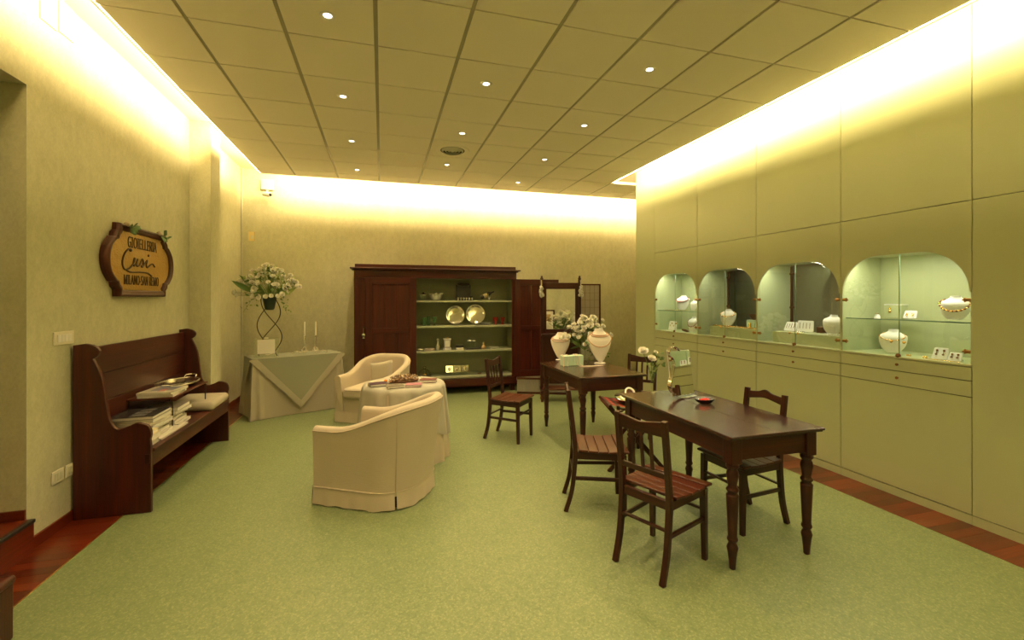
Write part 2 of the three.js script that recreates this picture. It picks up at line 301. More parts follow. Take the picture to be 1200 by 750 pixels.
// ---------------------------------------------------------------- halogen downlights
const lensMat = std({ color: 0xffffff, emissive: lin(1, 0.86, 0.6), emissiveIntensity: 9 });
const trimGeo = lathe([[0.026, 0.004], [0.026, -0.002], [0.034, -0.006], [0.046, -0.006], [0.050, -0.001], [0.050, 0.004]], 28);
const lensGeo = new THREE.CylinderGeometry(0.026, 0.026, 0.004, 24);
{
  const rows = { '-0.34': [-3.15, -4.37, -5.57, -6.79, -1.93, -0.72, 0.5], '0.86': [-2.58, -3.77, -4.97, -6.19, -1.36, -0.15, 1.06], '2.07': [-3.17, -4.385, -5.60, -6.82, -1.95, -0.74, 0.48] };
  const where = { '-0.34': 'along the tile row nearer the wooden settle', '0.86': 'along the middle tile row with the air vent', '2.07': 'along the tile row nearer the display cabinets' };
  for (const k of Object.keys(rows)) for (const z of rows[k]) {
    const t = thing('downlight', 'small round recessed halogen downlight ' + where[k], 'light', [+k, YC, z], 0, 'halogen downlights ' + where[k]);
    mesh(t, 'trim_ring', trimGeo, M.white); mesh(t, 'lens', lensGeo, lensMat);
    const s = new THREE.SpotLight(HALO, SPOT_I, 0, 0.92, 0.6, 2); s.position.set(0, -0.012, 0); s.target.position.set(0, -2, 0); s.castShadow = true; s.shadow.radius = 0.9; s.shadow.mapSize.set(512, 512);
    t.add(s); t.add(s.target);
  }
}
{ // round air diffuser
  const t = thing('air_vent', 'round white ceiling air vent of concentric rings', 'vent', [0.845, YC, -5.58]);
  mesh(t, 'flange', lathe([[0.15, 0.002], [0.15, -0.004], [0.205, -0.008], [0.21, 0.002]], 40), M.tile[2]);
  for (let i = 0; i < 4; i++) { const r = 0.14 - i * 0.036; mesh(t, 'ring', lathe([[r, 0.004 - i * 0.002], [r - 0.004, -0.004], [r - 0.024, -0.022 - i * 0.002], [r - 0.026, -0.020 - i * 0.002], [r - 0.008, 0], [r, 0.004]], 36), M.plain); }
  mesh(t, 'throat', new THREE.CylinderGeometry(0.15, 0.15, 0.004, 36), M.gap);
}
// ---------------------------------------------------------------- display cabinets
const cz = [-6.34, -5.828, -4.887, -3.940, -3.007, -2.087, -1.15, -0.2, 0.75, 1.7];
const knobGeo = lathe([[0.004, 0], [0.004, 0.008], [0.010, 0.012], [0.011, 0.018], [0.007, 0.023], [0, 0.024]], 14).rotateX(Math.PI / 2);
function archPanel(W, y0, y1, spring, crown, leg, rx) {
  const s = new THREE.Shape(); const h = W / 2 - 0.002;
  s.moveTo(-h, y0); s.lineTo(-h, y1); s.lineTo(h, y1); s.lineTo(h, y0); s.lineTo(h - leg, y0); s.lineTo(h - leg, spring);
  s.absellipse(h - leg - rx, spring, rx, crown - spring, 0, Math.PI / 2, false, 0); s.lineTo(-(h - leg - rx), crown);
  s.absellipse(-(h - leg - rx), spring, rx, crown - spring, Math.PI / 2, Math.PI, false, 0); s.lineTo(-(h - leg), y0); s.closePath(); return s;
}
function pane(W, side, y0, spring, crown, leg, rx) {       // half of the glazed opening
  const h = W / 2 - 0.004, s = new THREE.Shape(); const c = h - leg - rx, n = 14, pts = [[side * 0.0015, y0], [side * h, y0], [side * h, spring - 0.004], [side * (h - leg), spring - 0.004]];
  for (let i = 0; i <= n; i++) { const a = i / n * Math.PI / 2; pts.push([side * (c + rx * Math.cos(a)), spring + (crown - spring) * Math.sin(a)]); }
  pts.push([side * 0.0015, crown]); return shapeOf(side > 0 ? pts : pts.reverse());
}
const YG = 1.10, SPR = 1.605, CRN = 1.905, SEAM = 2.232;
function displayCabinet(i, label, glassBack, power) {
  const z0 = cz[i], z1 = cz[i + 1], W = z1 - z0, t = thing('display_cabinet', label, 'cabinet', [XR, 0, (z0 + z1) / 2], -Math.PI / 2), D = 0.46;
  const front = (name, y0, y1) => mesh(t, name, rbox(W - 0.005, y1 - y0 - 0.004, 0.018, 0.0015, 0, (y0 + y1) / 2, -0.009, 'x', 1), M.cab);
  mesh(t, 'upper_panel', rbox(W - 0.005, YS - SEAM - 0.004, 0.018, 0.0015, 0, (YS + SEAM) / 2, -0.009, 'x', 1), M.cab);
  mesh(t, 'arch_panel', extZ(archPanel(W, SPR - 0.004, SEAM - 0.003, SPR, CRN, 0.014, 0.30), 0.018, 0.001, 'x', 16), M.cab, [0, 0, -0.009]);
  mesh(t, 'plinth', rbox(W - 0.002, 0.062, 0.018, 0.001, 0, 0.031, -0.012, 'x', 1), M.cab);
  front('lower_panel', 0.068, 0.872);
  for (const [a, b] of [[0.874, 0.984], [0.986, 1.082]]) { const d = front('drawer', a, b); mesh(d, 'knob', knobGeo, M.bronze, [0, (a + b) / 2 + 0.004, 0], null, 'small dark bronze knob'); }
  mesh(t, 'ledge', rbox(W - 0.001, 0.016, 0.03, 0.003, 0, 1.092, -0.009), M.cab);
  const inn = M.cab;
  mesh(t, 'lower_carcass', box(W - 0.004, 1.06, D, 0, 0.54, -D / 2 - 0.022), M.gap); mesh(t, 'upper_carcass', box(W - 0.004, YS - CRN - 0.05, D, 0, (YS + CRN + 0.05) / 2, -D / 2 - 0.022), M.gap);
  for (const s of [-1, 1]) mesh(t, 'side_wall', box(0.009, CRN + 0.03 - 1.07, D - 0.002, s * (W / 2 - 0.0055), (CRN + 0.03 + 1.07) / 2, -D / 2 - 0.006), inn);
  mesh(t, 'niche_floor', box(W - 0.02, 0.02, D, 0, YG - 0.012, -D / 2 - 0.02), inn);
  mesh(t, 'niche_ceiling', box(W - 0.02, 0.02, D, 0, CRN + 0.028, -D / 2 - 0.02), inn);
  if (!glassBack) mesh(t, 'back_wall', box(W - 0.004, CRN + 0.03 - 1.07, 0.012, 0, (CRN + 0.03 + 1.07) / 2, -D - 0.015), inn);
  else {
    for (const s of [-1, 1]) {
      const g = mesh(t, 'back_pane', box(W / 2 - 0.02, CRN - YG, 0.005, s * (W / 4 - 0.006), (CRN + YG) / 2, -D - 0.008), M.glass);
      mesh(g, 'clamp', rbox(0.06, 0.022, 0.02, 0.008, s * (W / 2 - 0.03), CRN - 0.075, -D + 0.004), M.bronze); mesh(g, 'clamp', rbox(0.06, 0.022, 0.02, 0.008, s * (W / 2 - 0.03), YG + 0.36, -D + 0.004), M.bronze);
    }
    mesh(t, 'back_frame', merge([box(0.016, CRN - YG, 0.02, -W / 2 + 0.018, (CRN + YG) / 2, -D - 0.008, 'y'), box(0.016, CRN - YG, 0.02, W / 2 - 0.018, (CRN + YG) / 2, -D - 0.008, 'y')]), M.bronze);
  }
  for (const s of [-1, 1]) {
    const g = mesh(t, 'glass_door', extZ(pane(W, s, YG + 0.002, SPR, CRN - 0.003, 0.016, 0.298), 0.005, 0), M.glass, [0, 0, -0.014]);
    mesh(g, 'glass_edge', box(0.0015, CRN - YG - 0.006, 0.006, s * 0.0014, (CRN + YG) / 2, 0, 'y'), M.glassEdge);
    mesh(g, 'glass_edge', box(0.0025, SPR - YG - 0.008, 0.006, s * (W / 2 - 0.004), (SPR + YG) / 2, 0, 'y'), M.glassEdge);
    for (const y of [1.545, 1.185]) mesh(g, 'hinge', merge([rbox(0.034, 0.024, 0.016, 0.011, s * (W / 2 - 0.026), y, 0.004, 'x', 3), rbox(0.012, 0.034, 0.012, 0.005, s * (W / 2 - 0.044), y, 0.004), rbox(0.022, 0.012, 0.012, 0.005, s * (W / 2 - 0.05), y, 0.004)]), M.clasp, null, null, 'brown bronze hinge clamp');
    mesh(g, 'knob', knobGeo, M.gold, [s * 0.045, 1.215, 0.003], null, 'small polished gold knob');
  }
  mesh(t, 'lock', lathe([[0.018, 0], [0.018, 0.01], [0.012, 0.014], [0, 0.015]], 16).rotateX(Math.PI / 2), M.bronze, [0, 1.106, -0.006]);
  // lamp strip under the niche ceiling, behind the arch
  mesh(t, 'lamp_strip', rbox(W - 0.12, 0.008, 0.03, 0.003, 0, CRN + 0.014, -0.07), std({ color: 0xffffff, emissive: CASE, emissiveIntensity: 2.5 * power }));
  const l = new THREE.RectAreaLight(CASE, CASE_I * power, W - 0.12, 0.03); l.position.set(0, CRN + 0.008, -0.07); l.rotation.x = -Math.PI / 2; t.add(l);
  return t;
}
displayCabinet(1, 'green display cabinet with an arched glass niche beside the blank end panel', false, 1.05);
displayCabinet(2, 'green display cabinet whose arched niche has dark glass behind a gold chain', true, 0.5);
displayCabinet(3, 'green display cabinet whose arched niche has dark glass behind white ring cards', true, 0.9);
displayCabinet(4, 'green display cabinet with an arched two-level niche beside the tall plain doors', false, 1.15);
function tallCabinet(i, label, seam, group) {
  const z0 = cz[i], z1 = cz[i + 1], W = z1 - z0, t = thing('tall_cabinet', label, 'cabinet', [XR, 0, (z0 + z1) / 2], -Math.PI / 2, group);
  if (seam) { mesh(t, 'upper_panel', rbox(W - 0.005, YS - SEAM - 0.004, 0.018, 0.0015, 0, (YS + SEAM) / 2, -0.009, 'x', 1), M.cab); mesh(t, 'door', rbox(W - 0.005, SEAM - 0.072, 0.018, 0.0015, 0, (SEAM + 0.066) / 2, -0.009, 'x', 1), M.cab); mesh(t, 'plinth', rbox(W - 0.002, 0.064, 0.018, 0.001, 0, 0.032, -0.011, 'x', 1), M.cab); }
  else { mesh(t, 'front_panel', rbox(W - 0.004, YS - 0.002, 0.018, 0.0015, 0, YS / 2, -0.009, 'x', 1), M.cab); mesh(t, 'end_panel', box(0.018, YS - 0.002, 0.48, -W / 2 + 0.01, YS / 2, -0.26), M.cab); }
  mesh(t, 'carcass', box(W - 0.004 - (seam ? 0 : 0.03), YS - 0.004, 0.46, seam ? 0 : 0.014, YS / 2, -0.252), M.gap);
}
tallCabinet(0, 'plain green end panel closing the cabinet row at the back', false);
tallCabinet(5, 'tall plain green cabinet door next to the two-level display niche', true);
for (let i = 6; i < 9; i++) tallCabinet(i, 'tall plain green cabinet door further along the cabinet row', true, 'tall plain cabinets towards the front');
// shop-window bay behind the glass-backed niches
single('window_partition', 'taupe partition seen dimly through the dark glass backs', 'partition', bx2(4.98, 5.03, 0, 3.2, -5.4, -3.3), M.taupe);
{
  const t = thing('bay_downlight', 'small downlight over the window bay behind the cabinets', 'light', [4.72, 3.3, -4.3]);
  mesh(t, 'trim_ring', trimGeo, M.white); mesh(t, 'lens', lensGeo, lensMat); mesh(t, 'stem', rod([0, 0.004, 0], [0, YS - 3.3 - 0.002, 0], 0.012), M.white);
  const s = new THREE.SpotLight(HALO, SPOT_I * 0.6, 0, 0.9, 0.9, 2); s.position.set(0, -0.012, 0); s.target.position.set(0, -2, 0); s.castShadow = true; t.add(s); t.add(s.target);
}
// ---------------------------------------------------------------- tables
function turnedLeg(h, blockH, w) {
  const s = w / 2, y1 = h - blockH;
  const P = [[0.013, 0], [0.017, 0.004], [0.020, 0.05], [0.026, 0.10], [0.031, 0.125], [0.024, 0.145], [0.020, 0.155], [0.029, 0.168], [0.029, 0.178], [0.024, 0.19], [0.0335, y1 - 0.185], [0.034, y1 - 0.18], [0.024, y1 - 0.168], [0.034, y1 - 0.155], [0.034, y1 - 0.147], [0.023, y1 - 0.132], [0.028, y1 - 0.10], [0.034, y1 - 0.065], [0.030, y1 - 0.045], [0.024, y1 - 0.032], [0.035, y1 - 0.02], [0.035, y1 - 0.008], [0.028, y1 + 0.002]].map(([r, y]) => [r * w / 0.07, y]);
  return merge([lathe(P, 20), rbox(w, blockH, w, 0.003, 0, y1 + blockH / 2, 0, 'y', 1)]);
}
function woodTable(label, x0, x1, z0, z1, h, legW, boards) {
  const W = x1 - x0, D = z1 - z0, t = thing('wooden_table', label, 'table', [(x0 + x1) / 2, 0, (z0 + z1) / 2]);
  const th = 0.026, bw = W / boards;
  for (let i = 0; i < boards; i++) {
    // moulded board: lower cove and rounded top edge
    mesh(t, 'top_board', merge([rbox(bw - 0.0012, 0.016, D, 0.006, -W / 2 + bw * (i + 0.5), h - 0.008, 0, 'z', 3), rbox(bw - 0.004, 0.014, D - 0.022, 0.005, -W / 2 + bw * (i + 0.5) + (boards > 1 ? (i ? -0.004 : 0.004) : 0), h - 0.019, 0, 'z', 2)]), M.top);
  }
  const o = 0.052, ah = 0.125, ay = h - th - ah / 2;
  const lx = W / 2 - o - legW / 2 + 0.02, lz = D / 2 - o - legW / 2 + 0.02;
  const lg = turnedLeg(h - th - 0.001, ah + 0.02, legW);
  for (const sx of [-1, 1]) for (const sz of [-1, 1]) mesh(t, 'leg', lg, M.dark, [sx * lx, 0, sz * lz]);
  for (const s of [-1, 1]) {
    mesh(t, 'apron', rbox(0.022, ah, 2 * lz - legW + 0.004, 0.002, s * (lx + 0.012), ay, 0, 'z', 1), M.dark);
    mesh(t, 'apron', rbox(2 * lx - legW + 0.004, ah, 0.022, 0.002, 0, ay, s * (lz + 0.012), 'x', 1), M.dark);
  }
  return t;
}
const TH = 0.78;
woodTable('long dark wooden table with turned legs holding the standing mirror and red dish', 1.868, 2.552, -3.29, -2.063, TH, 0.072, 2);
woodTable('dark wooden table with turned legs holding the necklace busts and white flowers', 1.862, 2.622, -5.22, -4.05, TH, 0.07, 1);

// ---------------------------------------------------------------- chairs (facing local +z)
function makeChair(label, crest) {
  const t = thing('dining_chair', label, 'chair');
  const post = smooth([[-0.245, 0], [-0.20, 0.16], [-0.178, 0.36], [-0.176, 0.46], [-0.196, 0.66], [-0.225, 0.885]], 22);
  const pg = extX(band(post, u => 0.034 - 0.008 * Math.abs(u - 0.5)), 0.032, 0.004, 'y');
  for (const s of [-1, 1]) mesh(t, 'rear_post', pg, M.dark, [s * 0.155, 0, 0]);
  for (const s of [-1, 1]) mesh(t, 'front_leg', taper([s * 0.176, 0, 0.178], [s * 0.172, 0.425, 0.17], 0.026, 0.036), M.dark);
  const railPts = { a: [s => 0] };
  for (const s of [-1, 1]) mesh(t, 'seat_rail', bar([s * 0.157, 0.412, -0.175], [s * 0.172, 0.412, 0.172], 0.022, 0.052), M.dark);
  mesh(t, 'seat_rail', rbox(0.33, 0.052, 0.022, 0.003, 0, 0.412, 0.172), M.dark); mesh(t, 'seat_rail', rbox(0.30, 0.052, 0.022, 0.003, 0, 0.412, -0.172), M.dark);
  // seat: five boards across, dished towards the middle
  const n = 5, z0 = -0.155, z1 = 0.205, d = (z1 - z0) / n;
  for (let i = 0; i < n; i++) {
    const zc = z0 + d * (i + 0.5), u = (i + 0.5) / n, w = lerp(0.375, 0.425, u);
    const y = 0.446 + 0.012 * Math.pow(Math.abs(2 * u - 1), 2), tilt = -0.13 * (2 * u - 1) * (u > 0.8 ? -0.8 : 1);
    mesh(t, 'seat_slat', rbox(w, 0.016, d - 0.003, 0.005, 0, 0, 0, 'x', 2), M.mid, [0, y, zc], [tilt, 0, 0]);
  }
  const zAt = y => lerp(-0.178, -0.225, clamp((y - 0.46) / 0.425));
  const lean = -0.11;
  // lower back rail
  mesh(t, 'back_rail', rbox(0.29, 0.034, 0.016, 0.004), M.dark, [0, 0.575, zAt(0.575)], [lean, 0, 0]);
  // crest rail
  let cs;
  if (crest === 'wavy') cs = [...smooth([[-0.143, 0.035], [-0.10, 0.04], [-0.05, 0.048], [0, 0.066], [0.05, 0.048], [0.10, 0.04], [0.143, 0.035]], 24), ...smooth([[0.143, -0.02], [0.08, -0.006], [0, 0.006], [-0.08, -0.006], [-0.143, -0.02]], 18)];
  else cs = [...smooth([[-0.143, 0.05], [-0.09, 0.042], [0, 0.028], [0.09, 0.042], [0.143, 0.05]].map(([x, y]) => [x, crest === 'dip' ? y : 0.078 - y]), 20), [0.143, -0.035], [-0.143, -0.035]];
  mesh(t, 'crest_rail', extZ(shapeOf(cs), 0.018, 0.004), M.dark, [0, 0.83, zAt(0.83)], [lean, 0, 0]);
  if (crest !== 'wavy') for (const x of [-0.062, 0, 0.062]) mesh(t, 'back_slat', bar([x, 0.588, zAt(0.588)], [x, 0.80, zAt(0.80)], 0.02, 0.012), M.dark);
  for (const s of [-1, 1]) { mesh(t, 'stretcher', bar([s * 0.156, 0.245, -0.183], [s * 0.174, 0.245, 0.172], 0.016, 0.026), M.dark); }
  mesh(t, 'stretcher', bar([-0.172, 0.30, 0.174], [0.172, 0.30, 0.174], 0.014, 0.022), M.dark); mesh(t, 'stretcher', bar([-0.155, 0.275, -0.186], [0.155, 0.275, -0.186], 0.014, 0.022), M.dark);
  return t;
}
const face = (fx, fz) => Math.atan2(fx, fz);
function chairAt(proto, first, cx, cz_, fx, fz, label) {
  if (first) { proto.position.set(cx, 0, cz_); proto.rotation.y = face(fx, fz); return proto; }
  return dup(proto, [cx, 0, cz_], face(fx, fz), label);
}
const chA = makeChair('dark slatted chair turned with its back to the room at the long table', 'dip');
chairAt(chA, true, 1.615, -2.345, 0.91, -0.40);
chairAt(chA, false, 1.575, -3.11, 0.92, 0.34, 'dark slatted chair standing between the long table and the bust table');
chairAt(chA, false, 1.385, -4.85, 0.74, 0.66, 'dark slatted chair standing alone in front of the wardrobe shelves');
chairAt(chA, false, 2.845, -4.60, -0.72, 0.69, 'dark slatted chair between the bust table and the green cabinets');
const chC = makeChair('dark chair with a scalloped crest rail between the long table and cabinets', 'wavy');
chairAt(chC, true, 2.44, -2.60, -0.99, 0.06);

// ---------------------------------------------------------------- folding stool with tartan straps
{
  const t = thing('folding_stool', 'folding wooden stool with crossed legs and red tartan seat between tables', 'stool', [2.25, 0, -3.74], -0.25);
  for (const z of [-0.17, 0.17]) { mesh(t, 'leg', bar([-0.26, 0.0, z], [0.25, 0.585, z], 0.036, 0.02), M.dark); mesh(t, 'leg', bar([0.26, 0.0, z * 0.86], [-0.25, 0.585, z * 0.86], 0.036, 0.02), M.dark); }
  for (const s of [-1, 1]) { mesh(t, 'seat_bar', rod([s * 0.25, 0.59, -0.2], [s * 0.25, 0.59, 0.2], 0.016), M.dark); mesh(t, 'stretcher', rod([s * 0.20, 0.07, -0.16], [s * 0.20, 0.07, 0.16], 0.010), M.dark); }
  mesh(t, 'seat', grid(16, 8, (u, v) => { const x = lerp(-0.268, 0.268, u), z = lerp(-0.185, 0.185, v); return [x, 0.608 - 0.03 * (1 - Math.pow(2 * u - 1, 2)) - (Math.abs(x) > 0.262 ? 0.02 : 0), z, x, z]; }), M.tartan, null, null, 'red and green tartan cloth seat');
  const b = thing('silver_dish', 'round silver dish with an upright ring handle on the tartan stool', 'dish', [2.19, 0.592, -3.72]);
  mesh(b, 'bowl', lathe([[0, 0], [0.05, 0.001], [0.085, 0.012], [0.105, 0.03], [0.112, 0.036], [0.108, 0.038], [0.085, 0.017], [0.05, 0.006], [0, 0.005]], 32), M.silver);
  mesh(b, 'handle', new THREE.TorusGeometry(0.045, 0.009, 10, 28).rotateX(-0.5).translate(0.06, 0.075, -0.05), M.white, null, null, 'white ring handle');
}

// ---------------------------------------------------------------- slip-covered tub armchairs (facing local +z)
function makeArmchair(label, pillow) {
  const t = thing('tub_armchair', label, 'armchair');
  const hw = 0.355, zf = 0.37, zb = -0.38, R = 0.27;
  // plan path of the outer face: left arm front -> back -> right arm front
  const path = (s) => {
    const L1 = zf - (zb + R), arc = Math.PI / 2 * R, mid = 2 * (hw - R), tot = 2 * L1 + 2 * arc + mid; let d = s * tot;
    if (d < L1) return [-hw, zf - d, -1, 0]; d -= L1;
    if (d < arc) { const a = d / R; return [-hw + R - R * Math.cos(a), zb + R - R * Math.sin(a), -Math.cos(a), -Math.sin(a)]; } d -= arc;
    if (d < mid) return [-hw + R + d, zb, 0, -1]; d -= mid;
    if (d < arc) { const a = d / R; return [hw - R + R * Math.sin(a), zb + R - R * Math.cos(a), Math.sin(a), -Math.cos(a)]; } d -= arc;
    return [hw, zb + R + d, 1, 0];
  };
  const top = s => { const m = 1 - Math.abs(2 * s - 1); return 0.585 + 0.195 * sstep(0.16, 0.86, m); };
  const leanAt = (s, y) => { const m = 1 - Math.abs(2 * s - 1); return (0.015 + 0.085 * sstep(0.3, 1, m)) * Math.pow(clamp(y / 0.78), 1.2); };
  const th = 0.085;
  const at = (s, y, inn) => { const p = path(s), l = leanAt(s, y) - inn; return [p[0] + p[2] * l, y, p[1] + p[3] * l]; };
  const prof = [];  // (inset, y as fraction / absolute)
  const NV = 30;
  const sect = (s, v) => {
    const h = top(s), r = th / 2;
    if (v < 0.42) { const k = v / 0.42; return at(s, lerp(0.10, h - r, k), 0.004 * Math.sin(k * Math.PI)); }
    if (v < 0.66) { const a = (v - 0.42) / 0.24 * Math.PI; return at(s, h - r + r * Math.sin(a), r - r * Math.cos(a)); }
    const k = (v - 0.66) / 0.34; return at(s, lerp(h - r, 0.11, k), th + 0.03 * k);
  };
  const len = 2.0;
  mesh(t, 'cover', grid(72, NV, (u, v) => { const p = sect(u, v); return [...p, u * len, v * 1.5]; }), M.slip);
  // arm front caps
  for (const s of [0, 1]) {
    const N = 24, ring = []; for (let i = 0; i <= N; i++) ring.push(sect(s, i / N));
    const c = [ring.reduce((a, q) => a + q[0], 0) / ring.length, 0.34, ring[0][2] + 0.012], pos = [], uv = [];
    for (let i = 0; i < N; i++) { const a = ring[i], b = ring[i + 1], tri = s ? [c, b, a] : [c, a, b]; tri.forEach(q => { pos.push(...q); uv.push(q[0], q[1]); }); }
    { const a = ring[N], b = ring[0], tri = s ? [c, b, a] : [c, a, b]; tri.forEach(q => { pos.push(...q); uv.push(q[0], q[1]); }); }
    const g = new THREE.BufferGeometry(); g.setAttribute('position', new THREE.Float32BufferAttribute(pos, 3)); g.setAttribute('uv', new THREE.Float32BufferAttribute(uv, 2)); g.computeVertexNormals();
    mesh(t, 'arm_front', g, M.slip);
  }
  mesh(t, 'piping', tube(Array.from({ length: 49 }, (_, i) => { const p = sect(i / 48, 0.44); return V(...p); }), 0.005, 120, 6), M.slipSeam);
  mesh(t, 'front_panel', rbox(2 * hw - 2 * th + 0.02, 0.24, 0.05, 0.015, 0, 0.20, zf - 0.045, 'x', 3), M.slip);
  mesh(t, 'seat_base', rbox(2 * hw - 0.1, 0.14, 0.60, 0.02, 0, 0.21, 0.03, 'x'), M.slip);
  const cu = new RoundedBoxGeometry(2 * hw - 2 * th - 0.02, 0.13, 0.60, 6, 0.05); { const p = cu.attributes.position; for (let i = 0; i < p.count; i++) { const x = p.getX(i), z = p.getZ(i); p.setY(i, p.getY(i) + (p.getY(i) > 0 ? 0.025 * Math.cos(x * 4) * Math.cos(z * 4) : 0)); } cu.computeVertexNormals(); }
  mesh(t, 'seat_cushion', uvm(cu.translate(0, 0.355, 0.085), 'x'), M.slip);
  mesh(t, 'cushion_piping', tube([[-0.22, 0.405, 0.38], [0, 0.407, 0.385], [0.22, 0.405, 0.38]], 0.005, 16, 6), M.slipSeam);
  // skirt in four panels with a slit at each back corner and arm front
  const skirt = (s0, s1) => mesh(t, 'skirt', merge([grid(36, 6, (u, v) => { const s = lerp(s0, s1, u), y = lerp(0.135, 0.008, v), p = path(s), l = 0.008 + 0.012 * v + 0.004 * Math.sin(u * 34) * v; return [p[0] + p[2] * l, y + 0.004 * Math.sin(u * 21) * v, p[1] + p[3] * l, u * 1.2, v * 0.2]; }),
    grid(36, 1, (u, v) => { const s = lerp(s0, s1, u), p = path(s), l = 0.014 - v * 0.014; return [p[0] + p[2] * l, 0.135 + v * 0.002, p[1] + p[3] * l, u, v]; })]), M.slip);
  skirt(0.004, 0.335); skirt(0.342, 0.658); skirt(0.665, 0.996);
  mesh(t, 'skirt', grid(24, 6, (u, v) => { const x = lerp(-hw, hw, u); return [x, lerp(0.135, 0.008, v), zf + 0.006 + 0.012 * v + 0.004 * Math.sin(u * 30) * v, u * 0.7, v * 0.2]; }), M.slip);
  for (const s of [0.3385, 0.6615]) mesh(t, 'seam', tube([0.14, 0.3, 0.5, top(s) - 0.06].map(y => V(...at(s, y, -0.001))), 0.0022, 20, 5), M.slipSeam);
  for (const [x, z] of [[-0.27, 0.28], [0.27, 0.28], [-0.24, -0.26], [0.24, -0.26]]) mesh(t, 'foot', rod([x, 0, z], [x, 0.14, z], 0.016, 0.022), M.dark);
  return t;
}
const arm1 = makeArmchair('cream slip-covered tub armchair turned with its back to the room beside the round table');
arm1.position.set(0.0, 0, -3.81); arm1.rotation.y = face(-0.86, -0.51);
const arm2 = dup(arm1, [-0.074, 0, -6.22], face(-0.5, 0.866), 'cream slip-covered tub armchair with a cushion, behind the round table');
function pillowGeo(w, h, d) {
  return merge([1, -1].map(s => { const g = grid(14, 14, (u, v) => { const a = 2 * u - 1, b = 2 * v - 1, e = Math.pow(Math.max(0, (1 - a ** 4) * (1 - b ** 4)), 0.45), k = 1 - 0.07 * (1 - Math.abs(a)) * Math.abs(b) ** 3 - 0.0; return [a * w / 2 * (1 - 0.06 * (1 - b * b)) * -s, b * h / 2 * (1 - 0.06 * (1 - a * a)), s * d / 2 * e, a * w, b * h]; }); if (s > 0) { const ix = g.index.array; for (let i = 0; i < ix.length; i += 3) { const q = ix[i]; ix[i] = ix[i + 1]; ix[i + 1] = q; } g.computeVertexNormals(); const ix2 = g.index.array; } return g; }));
}
single('throw_pillow', 'pale square pillow resting in the armchair behind the round table', 'pillow', pillowGeo(0.34, 0.30, 0.12), M.clothL, [0.0, 0.555, -6.36], [-0.28, face(-0.5, 0.866), 0.05]);

